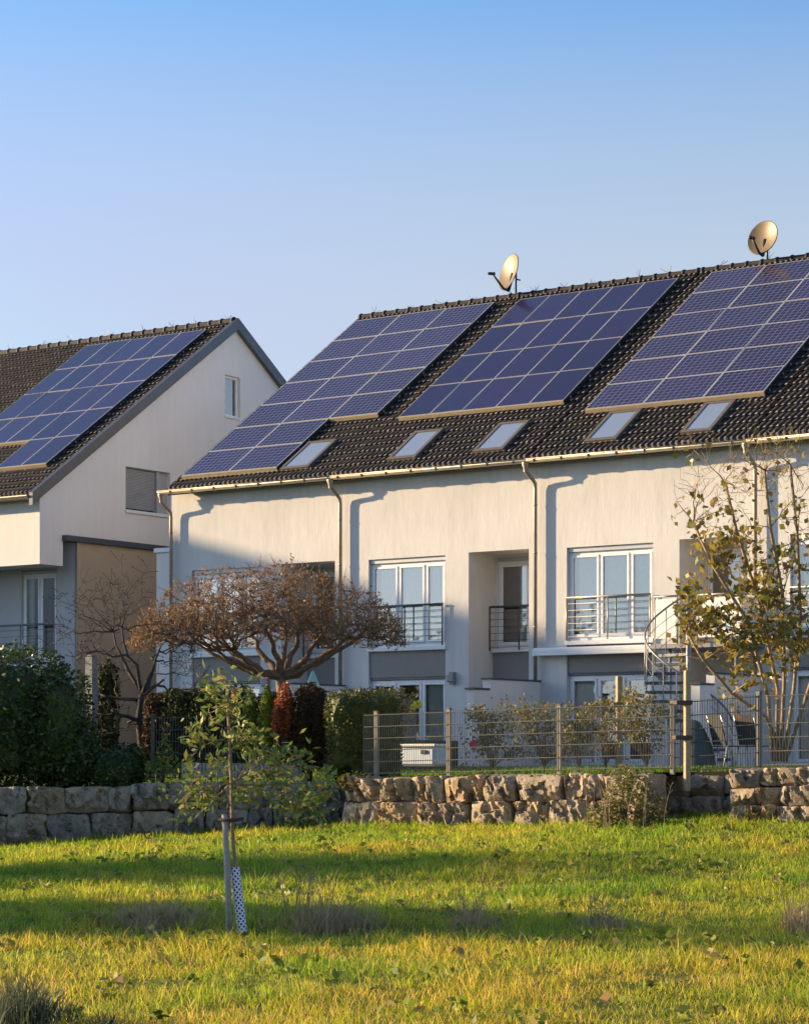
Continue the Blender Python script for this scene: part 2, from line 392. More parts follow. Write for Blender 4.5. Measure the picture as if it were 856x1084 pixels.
def core(mb, c, r, seed=0, amp=.22, freq=1.4, scale=.8, boxy=0.0, sub=3, mi=0):
    bm = bmesh.new(); bmesh.ops.create_icosphere(bm, subdivisions=sub, radius=1)
    c = Vector(c); r = Vector(r)
    for v in bm.verts:
        d = v.co.normalized(); q = d.copy()
        if boxy:
            mx = max(abs(d.x), abs(d.y), abs(d.z)); q = d.lerp(d/mx, boxy)
        k = lump(d*max(r), freq, amp, seed)*scale*random.uniform(.88, 1.08)
        v.co = Vector((c.x+q.x*r.x*k, c.y+q.y*r.y*k, c.z+q.z*r.z*k))
    bm.verts.index_update()
    mb.add([v.co.copy() for v in bm.verts], [[v.index for v in f.verts] for f in bm.faces], mi, True); bm.free()
def bush(root, part, blobs, n_per, leaf, m, stem=None, amp=.22, freq=1.4, shell=.78, boxy=0.0, corescale=.8, aspect=.5, seed=1, **k):
    """leafy part: many leaves over an inner mass of the same leaves; blobs in root-local coordinates"""
    P = []; NR = []; mb = MB()
    vol = sum(b[1][0]*b[1][2] for b in blobs)
    for i, (c, r) in enumerate(blobs):
        n = max(60, int(n_per*r[0]*r[2]/vol))
        p, nr = blob(c, r, n, seed+i*3.1, amp, freq, shell, boxy); P += p; NR += nr
        if corescale: core(mb, c, r, seed+i*3.1, amp, freq, corescale, boxy, 4)
    V, Fq = leaves_np(np.asarray(P), leaf, aspect=aspect, Nrm=np.asarray(NR), nb=.45, **k)
    fo = np_mesh(part, V, Fq, 4, m, root)
    if corescale:
        # join the inner mass into the same mesh
        bm = bmesh.new(); bm.from_mesh(fo.data)
        base = [bm.verts.new(v) for v in mb.v]
        for f in mb.f:
            try: bm.faces.new([base[i] for i in f])
            except ValueError: pass
        bm.to_mesh(fo.data); bm.free()
    return fo

def branchy(trunk, r0, levels, wob=.12, sides=6, rmin=.004, up=.25):
    """trunk: list of points; levels: [(targets, radius, segs)]: every target joins the nearest earlier branch point.
    returns MB with tubes and the list of tips with directions"""
    mb = MB()
    n = len(trunk)
    mb.tube(trunk, [r0*(1-.35*i/(n-1)) for i in range(n)], max(sides, 8))
    nodes = [(Vector(p), r0*(1-.35*i/(n-1))) for i, p in enumerate(trunk)]
    nodes = nodes[len(nodes)//2:]
    tips = []
    for li, (targets, rad, segs) in enumerate(levels):
        new = []
        A = np.array([tuple(q[0]) for q in nodes])
        rn = [q[1] for q in nodes]
        tips = []
        wb = wob*(.45 if li == 0 else 1)
        for tg in targets:
            tg = Vector(tg)
            d = np.linalg.norm(A - np.array(tuple(tg)), axis=1)
            # prefer start points that lie below / inside
            d = d + .35*np.maximum(0, A[:, 2]-tg.z)
            i = int(np.argmin(d)); s = Vector(A[i]); L = (tg-s).length
            if L < 1e-3: continue
            pts = []
            for k in range(segs+1):
                w = k/segs; p = s.lerp(tg, w)
                p.z += -up*L*w*(1-w)
                if 0 < k < segs:
                    p += Vector((random.gauss(0, 1), random.gauss(0, 1), random.gauss(0, .7)))*wb*L*.35
                pts.append(p)
            ra = min(rad, rn[i]*.85)
            rr_ = [max(rmin, ra*(1-.6*k/segs)) for k in range(segs+1)]
            mb.tube(pts, rr_, sides if li == 0 else (5 if li == 1 else 3), cap=li < 2)
            for k in range(1, segs+1): new.append((pts[k], rr_[k]))
            tips.append((pts[-1], (pts[-1]-pts[-2]).normalized()))
        nodes = new if li < 1 else nodes[-0:] + new
    return mb, tips

# ------------------------------------------------------------------ ground
def sst(a, b, x):
    w = min(1, max(0, (x-a)/(b-a))); return w*w*(3-2*w)
def gh(X, Y):
    """meadow height relative to the eye"""
    if Y < 23: h = -1.75 + .06*sst(14, 23, Y)
    else: h = -1.69 + .0328*(min(Y, 47)-23) + .07*max(-9, min(9, X))*sst(22, 42, Y)
    h += .05*noise.noise(Vector((X*.25, Y*.35, 3))) + .02*noise.noise(Vector((X*1.1, Y*1.1, 8)))
    return h
def gz(X, Y): return gh(X, Y) + E
def build_ground():
    xs = sorted(set([-1500, -700, -300, -120, -60] + list(np.arange(-40, 40.01, .5)) + [60, 120, 300, 700, 1500]))
    ys = sorted(set([-1500, -500, -150, -40, -10, 5] + list(np.arange(10, 70.01, .5)) + [90, 150, 300, 700, 1500]))
    vs = [(x, y, gz(x, y)) for y in ys for x in xs]; nx = len(xs)
    fs = [(j*nx+i, j*nx+i+1, (j+1)*nx+i+1, (j+1)*nx+i) for j in range(len(ys)-1) for i in range(nx-1)]
    mb = MB(); mb.add(vs, fs, 0, True)
    tag(mb.build('meadow_ground', M['meadow']), kind='structure')
build_ground()
def garden_h(u, t):
    # level behind the stone walls
    e = -.33 + .18*sst(14, 24, u) if u > 14.55 else -.60 + .10*sst(5, 14, u)
    return e + (-.14-e)*(sst(-11, -4, t) if u > 14.55 else sst(front_t(u)+.2, -3, t))
def front_t(u):
    """front edge of the garden: along the grey wall on the left, along the stone walls on the right"""
    return (43.05-P0.y-D.y*u)/G.y if u < 14.55 else -11.6
def build_garden():
    us = list(np.arange(-14, 14.1, 1.0))+[14.54, 14.56]+list(np.arange(15.0, 40.1, 1.0)); ws = [0, .06, .2, .4, .6, .8, .9, 1]
    vs = []
    for w_ in ws:
        for u in us:
            tt = front_t(u); tt = tt+(-2.8-tt)*w_
            vs.append(H(u, tt, garden_h(u, tt)))
    nx = len(us)
    fs = [(j*nx+i, j*nx+i+1, (j+1)*nx+i+1, (j+1)*nx+i) for j in range(len(ws)-1) for i in range(nx-1)]
    mb = MB(); mb.add(vs, fs, 0, True)
    for (ua, ub, ta) in ((15.3, 21.45, -12.75), (23.05, 30, -12.95)):   # earth behind the projecting walls
        k = 12; v = []
        for t in (ta, -11.595):
            for i in range(k+1):
                u = ua+(ub-ua)*i/k; v.append(H(u, t, garden_h(u, t)+.003))
        for i in range(k+1):
            u = ua+(ub-ua)*i/k; v.append(H(u, ta, -1.6))
        v += [H(ua, -11.6, -1.6), H(ua, -11.6, garden_h(ua, -11.6)), H(ua, ta, garden_h(ua, ta)), H(ua, ta, -1.6)]
        f = [(i, i+1, k+2+i, k+1+i) for i in range(k)] + [(i, i+1, 2*k+3+i, 2*k+2+i) for i in range(k)]
        b = 3*k+3; f.append((b, b+1, b+2, b+3))
        mb.add(v, f[:k], 0); mb.add(v, f[k:], 1)
    v = []
    for u in us: v.append(H(u, front_t(u), garden_h(u, front_t(u)))); v.append(H(u, front_t(u), -1.8))
    mb.add(v, [(2*i, 2*i+1, 2*i+3, 2*i+2) for i in range(nx-1)], 1)
    tag(mb.build('garden_lawn', [M['lawn'], M['earth']]), kind='structure')
    mb = MB(); vs = [H(u, t, -.136) for t in (-3.0, .4) for u in (-14, 40)]
    mb.add(vs, [(0, 1, 3, 2)]); tag(mb.build('terrace_paving', M['paving']), kind='structure')
build_garden()

# ------------------------------------------------------------------ houses
PITCH = R(34.3); TP = math.tan(PITCH); CP = math.cos(PITCH); SP = math.sin(PITCH)
Z_EAVE = 6.92 + .12            # local z of the roof plane at the eave line (floor = 0 = 0.12 m under the eye)
Y_EAVE = -.30
RV = 10.02                     # slope length

def wall_sheet(mb, x0, x1, z0, z1, y, holes, mi=0, axis='y', flip=False):
    """a wall with openings; holes: (x0,x1,z0,z1,depth)"""
    xs = sorted(set([x0, x1] + [v for h in holes for v in h[:2]])); zs = sorted(set([z0, z1] + [v for h in holes for v in h[2:4]]))
    P = (lambda a, b, c: (a, b, c)) if axis == 'y' else (lambda a, b, c: (b, a, c))
    for i in range(len(xs)-1):
        for j in range(len(zs)-1):
            mx, mz = (xs[i]+xs[i+1])/2, (zs[j]+zs[j+1])/2
            if any(h[0] < mx < h[1] and h[2] < mz < h[3] for h in holes): continue
            mb.add([P(xs[i], y, zs[j]), P(xs[i+1], y, zs[j]), P(xs[i+1], y, zs[j+1]), P(xs[i], y, zs[j+1])], [(0, 1, 2, 3)], mi)
    for (a, b, c, d, dep) in holes:
        y2 = y+dep
        mb.add([P(a, y, c), P(a, y, d), P(a, y2, d), P(a, y2, c)], [(0, 1, 2, 3)], mi)
        mb.add([P(b, y, c), P(b, y, d), P(b, y2, d), P(b, y2, c)], [(3, 2, 1, 0)], mi)
        mb.add([P(a, y, d), P(b, y, d), P(b, y2, d), P(a, y2, d)], [(0, 1, 2, 3)], mi)
        mb.add([P(a, y, c), P(b, y, c), P(b, y2, c), P(a, y2, c)], [(3, 2, 1, 0)], mi)

def window(parent, x0, x1, z0, z1, y, splits, curtains, fw=.075, box=0.0, name='window'):
    """casement window: frame mesh (part) with panes and curtains (sub-parts). splits: fractions of the sash edges"""
    f = MB(); z2 = z1-box
    f.bbox(x0, x1, y, y+.07, z0, z0+fw, .008); f.bbox(x0, x1, y+.003, y+.07, z2-fw, z2, .008)
    f.bbox(x0, x0+fw, y+.001, y+.072, z0+fw, z2-fw, .008); f.bbox(x1-fw, x1, y+.001, y+.072, z0+fw, z2-fw, .008)
    if box: f.bbox(x0, x1, y-.05, y+.08, z2, z1, .01, 1)
    ed = [0]+list(splits)+[1]; xs = [x0+(x1-x0)*e for e in ed]
    panes = []
    for i in range(len(xs)-1):
        a = xs[i] + (fw if i == 0 else .03); b = xs[i+1] - (fw if i == len(xs)-2 else .03)
        s = .055
        f.bbox(a, b, y-.025, y+.045, z0+fw, z0+fw+s+.02, .008); f.bbox(a, b, y-.025, y+.045, z2-fw-s, z2-fw, .008)
        f.bbox(a, a+s, y-.024, y+.044, z0+fw+s+.02, z2-fw-s, .008); f.bbox(b-s, b, y-.024, y+.044, z0+fw+s+.02, z2-fw-s, .008)
        panes.append((a+s, b-s, z0+fw+s+.02, z2-fw-s))
    for x in xs[1:-1]: f.bbox(x-.03, x+.03, y+.002, y+.068, z0+fw, z2-fw, .006)
    fo = f.build(name, [M['white'], M['shutter']], parent)
    for (a, b, c, d) in panes:
        p = MB(); p.add([(a-.01, y+.012, c-.01), (b+.01, y+.012, c-.01), (b+.01, y+.012, d+.01), (a-.01, y+.012, d+.01)], [(0, 1, 2, 3)])
        p.build('pane', M['glass'], fo)
    for (fa, fb, mt) in curtains:
        a = x0+fw+.02+(x1-x0-2*fw-.04)*fa; b = x0+fw+.02+(x1-x0-2*fw-.04)*fb; k = max(8, int((b-a)/.035)); vs = []
        ph = random.random()*9
        for i in range(k+1):
            x = a+(b-a)*i/k; yy = y+.11+.018*math.sin(x*38+ph)+.012*math.sin(x*91+ph)
            vs += [(x, yy, z0+.03), (x, yy*1.0+.01*math.sin(x*17), z2-.02)]
        c = MB(); c.add(vs, [(2*i, 2*i+2, 2*i+3, 2*i+1) for i in range(k)], 0, True)
        c.build('curtain', M[mt], fo)
    return fo

def railing(parent, pts, z0, z1, posts, rods=6, mt='steel', top=.022):
    mb = MB()
    mb.tube([(x, y, z1) for x, y in pts], top, 8)
    for (x, y) in posts: mb.tube([(x, y, z0), (x, y, z1-.01)], .018, 6)
    for k in range(rods):
        z = z0 + .08 + (z1-z0-.22)*k/(rods-1)
        mb.tube([(x, y, z) for x, y in pts], .007, 5)
    return mb.build('railing', M[mt], parent)

def tile_roof(parent, x0, x1, ye, ze, pitch, L, name='roof', mt='tile'):
    """interlocking pantiles over a deck; the ridge and rear slope belong to it"""
    cp, sp = math.cos(pitch), math.sin(pitch)
    def pt(x, v, n): return (x, ye + v*cp - n*sp, ze + v*sp + n*cp)
    tw, th, ns = .15, .35, 6
    nx = int(round((x1-x0)/tw*ns)); nv = int(math.ceil(L/th))
    vs = []
    prof = [.046*max(0, math.sin(math.pi*(i % ns)/ns))**.8 for i in range(nx+1)]
    tj = {}
    for r in range(nv):
        v0 = r*th - .02; v1 = min(L, (r+1)*th)
        for (v, e) in ((v0, .036), (v0+.075, .032), (v1, .0)):
            for i in range(nx+1):
                key = (r, i//(2*ns))
                if key not in tj: tj[key] = (random.uniform(-.006, .006), random.uniform(-.012, .012))
                vs.append(pt(x0+(x1-x0)*i/nx, v+tj[key][1], .03+e+prof[i]+tj[key][0]))
    w = nx+1; fs = []
    for r in range(nv):
        for i in range(nx):
            a = (3*r)*w+i; fs.append((a, a+1, a+w+1, a+w)); a += w; fs.append((a, a+1, a+w+1, a+w))
    f2 = [((3*r-1)*w+i, (3*r-1)*w+i+1, 3*r*w+i+1, 3*r*w+i) for r in range(1, nv) for i in range(nx)]
    f2 += [(i, i+1, w*3*nv+i+1, w*3*nv+i) for i in range(nx)]
    vs += [pt(x0+(x1-x0)*i/nx, -.02, .0) for i in range(nx+1)]
    mb = MB(); mb.add(vs, fs, 0, True)
    for j in range(0, len(fs), 2):     # light noses of the rolls: sun glints put into the colour
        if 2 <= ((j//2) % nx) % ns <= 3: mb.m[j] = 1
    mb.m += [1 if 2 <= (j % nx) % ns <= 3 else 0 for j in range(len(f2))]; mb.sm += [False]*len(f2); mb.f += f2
    # deck under the tiles and the rear slope
    rl = L
    mb.add([pt(x0, 0, 0), pt(x1, 0, 0), pt(x1, L, 0), pt(x0, L, 0)], [(0, 1, 2, 3)])
    yr = ye+L*cp; zr = ze+L*sp
    mb.add([(x0, yr, zr), (x1, yr, zr), (x1, yr+L*cp, zr-L*sp), (x0, yr+L*cp, zr-L*sp)], [(0, 1, 2, 3)])
    mb.add([pt(x0, 0, 0), pt(x1, 0, 0), pt(x1, -.02, .06), pt(x0, -.02, .06)], [(0, 1, 2, 3)])
    for x in (x0, x1):
        mb.add([pt(x, 0, 0), pt(x, L, 0), pt(x, L, .085), pt(x, 0, .085)], [(0, 1, 2, 3)])
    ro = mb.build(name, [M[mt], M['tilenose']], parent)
    # ridge tiles
    rb = MB(); x = x0
    while x < x1-.05:
        xe = min(x1, x+.42); vs = []; n = 8
        for (xx, rr_) in ((x, .125), (x+.05, .135), (x+.06, .112), (xe+.03 if xe < x1 else xe, .105)):
            for j in range(n+1):
                a = math.pi*(-.12+1.24*j/n); vs.append((xx, yr-math.cos(a)*rr_*1.1, zr+.035+math.sin(a)*rr_))
        rb.add(vs, [(k*(n+1)+j, k*(n+1)+j+1, (k+1)*(n+1)+j+1, (k+1)*(n+1)+j) for k in range(3) for j in range(n)], 0, False)
        x += .42
    sb = rb; x = x0+.5
    while x < x1:
        for k in range(5):
            a = random.uniform(-1.1, 1.1); b = random.uniform(-1.1, 1.1); l = random.uniform(.12, .24)
            sb.tube([(x, yr, zr+.13), (x+math.sin(a)*l, yr+math.sin(b)*l, zr+.14+l*math.cos(a)*math.cos(b))], .005, 3, 1, cap=False)
        x += random.uniform(.8, 1.5)
    rb.build('ridge', [M[mt], M['steel']], ro)
    return ro

def roof_window(parent, x0, x1, v0, v1, ye, ze, pitch):
    rm = Matrix.Translation((0, ye, ze)) @ Matrix.Rotation(pitch, 4, 'X')
    f = MB()
    def bx(a, b, c, d, e, g, mi=0):
        vs = [rm @ Vector((x, y, z)) for z in (e, g) for y in (c, d) for x in (a, b)]
        f.add(vs, [(0,2,3,1),(4,5,7,6),(0,1,5,4),(2,6,7,3),(0,4,6,2),(1,3,7,5)], mi)
    bx(x0-.09, x1+.09, v0-.12, v0, .02, .155, 0); bx(x0-.09, x1+.09, v1, v1+.09, .02, .165, 0)
    bx(x0-.09, x0, v0, v1, .02, .16, 0); bx(x1, x1+.09, v0, v1, .02, .16, 0)
    fo = f.build('roof_window', M['rwframe'], parent)
    f = MB(); 
    f.add([rm @ Vector(p) for p in ((x0, v0, .143), (x1, v0, .143), (x1, v1, .143), (x0, v1, .143))], [(0, 1, 2, 3)])
    f.build('pane', M['rwglass'], fo)
    return fo
M['rwframe'] = simple('roof_window_flashing', (.17, .14, .105), .5, .4, .12, 6)
def rwglass():
    m, nt, out = mat('roof_window_pane')
    b = N(nt, 'ShaderNodeBsdfPrincipled', Roughness=.05); b.inputs['Base Color'].default_value = (.20, .25, .33, 1); b.inputs['IOR'].default_value = 1.9
    nt.links.new(b.outputs[0], out.inputs[0]); return m
M['rwglass'] = rwglass()

HL = ['white terraced house at the left end of the row, behind the brown umbrella shaped tree',
      'white terraced house with the green box hedge and white tub in front of it',
      'white terraced house with the awning box and the spiral staircase',
      'white terraced house at the right edge of the photo, behind the yellowing tree']
HOUSES = []
def terraced_house(k):
    W = 5.6; xa = .12 if k == 0 else 0.004; xb = W-.004
    root = empty('terraced_house', H(k*W, 0, -.12), -TH, HL[k], 'house', 'terraced houses in the row with solar roofs')
    HOUSES.append(root)
    wx0, wx1, rx0, rx1 = .80, 3.05, 3.71, 5.38
    ztop = Z_EAVE + .30*TP - .02
    mb = MB()
    wall_sheet(mb, xa, xb, -.3, ztop, 0, [(wx0, wx1, -.01, 4.99, .20), (rx0, rx1, -.01, 5.02, 1.1)])
    # back of the deep recess with its two doors
    dx0, dx1 = rx0+.08, rx0+1.02
    wall_sheet(mb, rx0, rx1, -.01, 5.02, 1.1, [(dx0, dx1, 2.79, 4.97, .12), (dx0, dx1, .02, 2.05, .12)])
    # sides, rear, floor slab
    zr = Z_EAVE+RV*SP; yr = Y_EAVE+RV*CP; yb = 2*yr-Y_EAVE-.3
    for x in (xa, xb):
        mb.add([(x, 0, -.3), (x, yb, -.3), (x, yb, ztop), (x, yr, zr-.03), (x, 0, ztop)], [(0, 1, 2, 3, 4)])
    mb.add([(xa, yb, -.3), (xb, yb, -.3), (xb, yb, ztop), (xa, yb, ztop)], [(0, 1, 2, 3)])
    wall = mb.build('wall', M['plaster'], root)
    mb = MB()
    mb.box(xa+.02, xb-.02, .35, 6, -.05, 0.0); mb.box(xa+.02, rx0-.02, .35, 6, 2.45, 2.6); mb.box(rx0-.01, xb-.02, 1.3, 6, 2.45, 2.6)
    mb.box(xa+.02, xb-.02, 3.4, 3.5, 0.0, 2.44); mb.box(xa+.02, xb-.02, 3.4, 3.5, 2.61, 6.9); mb.box(xa+.02, xb-.02, 1.3, 6, 5.6, 5.7)
    mb.build('interior', M['room'], root)
    # upper window, sill, grey band, lower window
    window(root, wx0, wx1, 2.86, 4.99, .10, (.37, .72), [(.06, .36, 'curtain_w'), (.37, .98, 'curtain')] , box=.11)
    s = MB(); s.bbox(wx0-.03, wx1+.03, -.06, .2, 2.76, 2.86, .012); s.build('sill', M['sill'], root)
    s = MB(); s.bbox(wx0, wx1, .045, .2, 2.13, 2.755, .004); s.build('band', M['greyband'], root)
    window(root, wx0, wx1, .02, 2.07, .12, (.34, .67), [(.02, .30, 'curtain_w')] if k != 1 else [(.7, .98, 'curtain_w')], box=0)
    sl = MB(); sl.bbox(wx0+.01, wx1-.01, .06, .2, 2.071, 2.128, .004); sl.build('shutter_box', M['board'], root)
    # recess door above, sill, grey panel; door below
    window(root, dx0, dx1, 2.80, 4.97, 1.15, (), [(.62, .95, 'curtain')], box=.10, name='balcony_door')
    if k != 2:
        s = MB(); s.bbox(rx0+.004, rx1-.004, .92, 1.11, 2.70, 2.79, .012); s.build('sill', M['sill'], root)
        s = MB(); s.bbox(rx0+.004, rx1-.004, 1.03, 1.098, 2.0, 2.695, .004); s.build('panel', M['board' if False else 'greyband'], root)
        railing(root, [(rx0+.03, .86), (rx1-.03, .86)], 2.74, 3.78, [(rx0+.03, .86), (rx0+.03+.82, .86), (rx1-.04, .86)], 6, 'fencedark', .028)
    window(root, dx0, dx1, .03, 2.05, 1.15, (), [], name='terrace_door')
    railing(root, [(wx0+.02, -.075), (wx1-.02, -.075)], 2.87, 3.84, [(wx0+.04, -.075), (wx0+1.12, -.075), (wx1-.04, -.075)], 6, 'steelw' if k >= 2 else 'fencedark', .024)
    # roof
    ra, rb_ = (.26 if k == 0 else 0.0), W
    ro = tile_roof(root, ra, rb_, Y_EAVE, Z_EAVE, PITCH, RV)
    sof = MB(); sof.add([(ra, Y_EAVE, Z_EAVE-.01), (rb_, Y_EAVE, Z_EAVE-.01), (rb_, 0.0, ztop-.01), (ra, 0.0, ztop-.01)], [(3, 2, 1, 0)])
    sof.box(ra, rb_, Y_EAVE-.01, Y_EAVE+.02, Z_EAVE-.12, Z_EAVE-.012); sof.build('fascia', M['board'], root)
    # gutter with brackets
    gb = MB(); gy, gzz, gr = Y_EAVE-.10, Z_EAVE-.02, .085; vs = []; n = 8
    for x in (ra-.22 if k == 0 else 0.0, W):
        for rr_ in (gr, gr-.012):
            for j in range(n+1):
                a = math.pi + math.pi*j/n; vs.append((x, gy+math.cos(a)*rr_, gzz+math.sin(a)*rr_))
    m_ = n+1
    gb.add(vs, [(j, j+1, 2*m_+j+1, 2*m_+j) for j in range(n)] + [(m_+j, 3*m_+j, 3*m_+j+1, m_+j+1) for j in range(n)] +
           [(0, 2*m_, 3*m_, m_), (n, m_+n, 3*m_+n, 2*m_+n)] + [(j, m_+j, m_+j+1, j+1) for j in range(n)], 0, True)
    gb.tube([(vs[0][0], gy-gr-.003, gzz+.004), (W, gy-gr-.003, gzz+.004)], .013, 6)
    go = gb.build('gutter', M['zinc'], root)
    bb = MB(); x = ra+.2
    while x < W:
        pts = [(x, gy+math.cos(math.pi+math.pi*j/8)*(gr+.006), gzz+math.sin(math.pi+math.pi*j/8)*(gr+.006)) for j in range(9)]
        bb.tube(pts, .012, 4); x += .72
    bb.build('gutter_bracket', M['zincpipe'], go)
    # downpipe with swan neck
    px = .20 if k == 0 else 0.03
    dp = MB()
    dp.lathe([(.044, -.22), (.048, -.14), (.085, -.05), (.085, .0)], 12, Matrix.Translation((px-.09, gy, gzz-.06)))
    zz = Z_EAVE
    dp.tube([(px-.09, gy, zz-.2), (px-.09, gy+.01, zz-.26), (px-.07, gy+.08, zz-.35), (px-.02, -.20, zz-.46), (px, -.135, zz-.54), (px, -.12, zz-.66), (px, -.12, 0.05)], .045, 12)
    for z in (1.4, 3.2, 4.9, 6.0): dp.tube([(px, -.12, z-.02), (px, -.12, z+.02)], .053, 12)
    dp.build('downpipe', M['zincpipe'], root)
    # roof windows
    for (ua, ub) in {0: [(3.80, 4.52)], 1: [(7.09, 7.74), (9.54, 10.22)], 2: [(12.58, 13.25), (15.06, 15.64)], 3: [(18.3, 18.95), (20.6, 21.2)]}[k]:
        roof_window(root, ua-k*W, ub-k*W, .48, 1.70, Y_EAVE, Z_EAVE, PITCH)
    if k == 0:      # low side wing with coping
        w = MB(); w.box(-.40, .115, .0, 8.0, -.3, 5.50); w.build('side_wing', M['plaster2'], root)
        w = MB(); w.bbox(-.46, .10, -.05, 8.05, 5.502, 5.62, .01); w.build('coping', M['sill'], root)
    # wall lamp beside the terrace window
    l = MB(); l.bbox(wx1+.16, wx1+.30, -.10, -.001, 1.93, 2.22, .01); l.bbox(wx1+.13, wx1+.33, -.16, -.10, 1.98, 2.16, .02)
    l.build('wall_lamp', M['steel'], root)
    return root
for k in range(4): terraced_house(k)

# ------------------------------------------------------------------ solar arrays
def solar_array(house, ox, ye, ze, pitch, cells, pw, ph, style, label, lift=.20):
    """cells: list of (x, v) lower-left corners in the roof's own frame; thing stands on the roof of the house"""
    hm = Matrix.Translation(house.location) @ Matrix.Rotation(house.rotation_euler.z, 4, 'Z') @ Matrix.Scale(house.scale.x, 4)
    x0 = min(c[0] for c in cells); v0 = min(c[1] for c in cells)
    base = hm @ Vector((ox+x0, ye+v0*math.cos(pitch), ze+v0*math.sin(pitch)))
    root = empty('solar_array', base, house.rotation_euler.z, label, 'solar panels', 'solar arrays on the roofs')
    root.rotation_euler = (pitch, 0, house.rotation_euler.z); root.scale = house.scale
    gap = .012; fw = .022 if style == 'A' else .014; thick = .045
    pm = None; fm = None
    for (x, v) in cells:
        lx, ly = x-x0, v-v0
        if pm is None:
            p = MB(); p.bbox(gap/2, pw-gap/2, gap/2, ph-gap/2, -thick, -.002, .002)
            # frame: aluminium ring; glass: child panel face
            f = MB(); a, b, c, d = gap/2, pw-gap/2, gap/2, ph-gap/2
            f.box(a, b, c, c+fw, -thick, .004); f.box(a, b, d-fw, d, -thick, .004)
            f.box(a, a+fw, c+fw, d-fw, -thick, .004); f.box(b-fw, b, c+fw, d-fw, -thick, .004)
            g = MB(); g.add([(a+fw, c+fw, 0), (b-fw, c+fw, 0), (b-fw, d-fw, 0), (a+fw, d-fw, 0), (a+fw, c+fw, -.03), (b-fw, c+fw, -.03), (b-fw, d-fw, -.03), (a+fw, d-fw, -.03)], [(0, 1, 2, 3), (7, 6, 5, 4)])
            po = g.build('panel', M['cellA' if style == 'A' else 'cellB'], root, (lx, ly, lift)); pm = po.data
            fo = f.build('panel_frame', M['alu'], po); fm = fo.data
        else:
            po = bpy.data.objects.new('panel', pm); COL.objects.link(po); po.parent = root; po.location = (lx, ly, lift)
            po.rotation_euler = (random.gauss(0, .003), random.gauss(0, .003), 0)
            fo = bpy.data.objects.new('panel_frame', fm); COL.objects.link(fo); fo.parent = po
    # mounting rails run along the rows; light strips in the column gaps for landscape panels
    rows = sorted(set(round(c[1]-v0, 3) for c in cells))
    for r in rows:
        xs = [c[0]-x0 for c in cells if abs(c[1]-v0-r) < .01]
        a, b = min(xs), max(xs)+pw
        mb = MB()
        for fr in (.18, .82): mb.box(a-.03, b+.03, r+ph*fr-.02, r+ph*fr+.02, lift-thick-.05, lift-thick-.004)
        x = a+.12
        while x < b:
            for fr in (.18, .82): mb.box(x-.02, x+.02, r+ph*fr-.03, r+ph*fr+.03, .05, lift-thick-.051)
            x += .75
        mb.build('mounting_rail', M['rail'], root)
        low = [x for x in xs if not any(abs(c[0]-x0-x) < .01 and c[1]-v0 < r-.1 for c in cells)]
        if low:
            a, b = min(low), max(low)+pw
            mb = MB(); mb.box(a+.0, b-.0, r-.022, r-.002, lift-.10, lift-.006)
            x = a+.25
            while x < b: mb.box(x-.05, x+.05, r-.02, r+.3, .05, lift-.101); x += .8
            mb.build('edge_rail', M['rail'], root)
    right = max(c[0]-x0 for c in cells)+pw
    # dark side skirt on the right edge, following the step
    cols = sorted(set(round(c[0]-x0, 3) for c in cells))
    mb = MB()
    for i, cx_ in enumerate(cols):
        lo = min(c[1]-v0 for c in cells if abs(c[0]-x0-cx_) < .01)
        nxt = [c[1]-v0 for c in cells if abs(c[0]-x0-cx_-pw) < .01]
        hi = min(nxt) if nxt else max(c[1]-v0 for c in cells)+ph
        if hi > lo+.01: mb.box(cx_+pw+.004, cx_+pw+.02, lo, hi, .06, lift-.008)
    mb.build('side_skirt', M['darkalu'], root)
    return root
cA = [(.52+1.55*i, .40+1.295*j) for j in range(7) for i in range(3) if not (i == 2 and j < 2)]
solar_array(HOUSES[0], 0, Y_EAVE, Z_EAVE, PITCH, cA, 1.55, 1.295, 'A', 'stepped blue solar array with white cell grid at the left end of the row')
cB = [(6.02-5.6+.962*i, 2.62+1.7*j) for j in range(4) for i in range(5)]
solar_array(HOUSES[1], 0, Y_EAVE, Z_EAVE, PITCH, cB, .962, 1.7, 'B', 'plain violet blue solar array in the middle of the row, below the left dish')
cC = [(11.75-11.2+1.54*i, 1.97+1.255*j) for j in range(6) for i in range(3)]
solar_array(HOUSES[2], 0, Y_EAVE, Z_EAVE, PITCH, cC, 1.54, 1.255, 'A', 'blue solar array with white cell grid at the right, below the right dish')

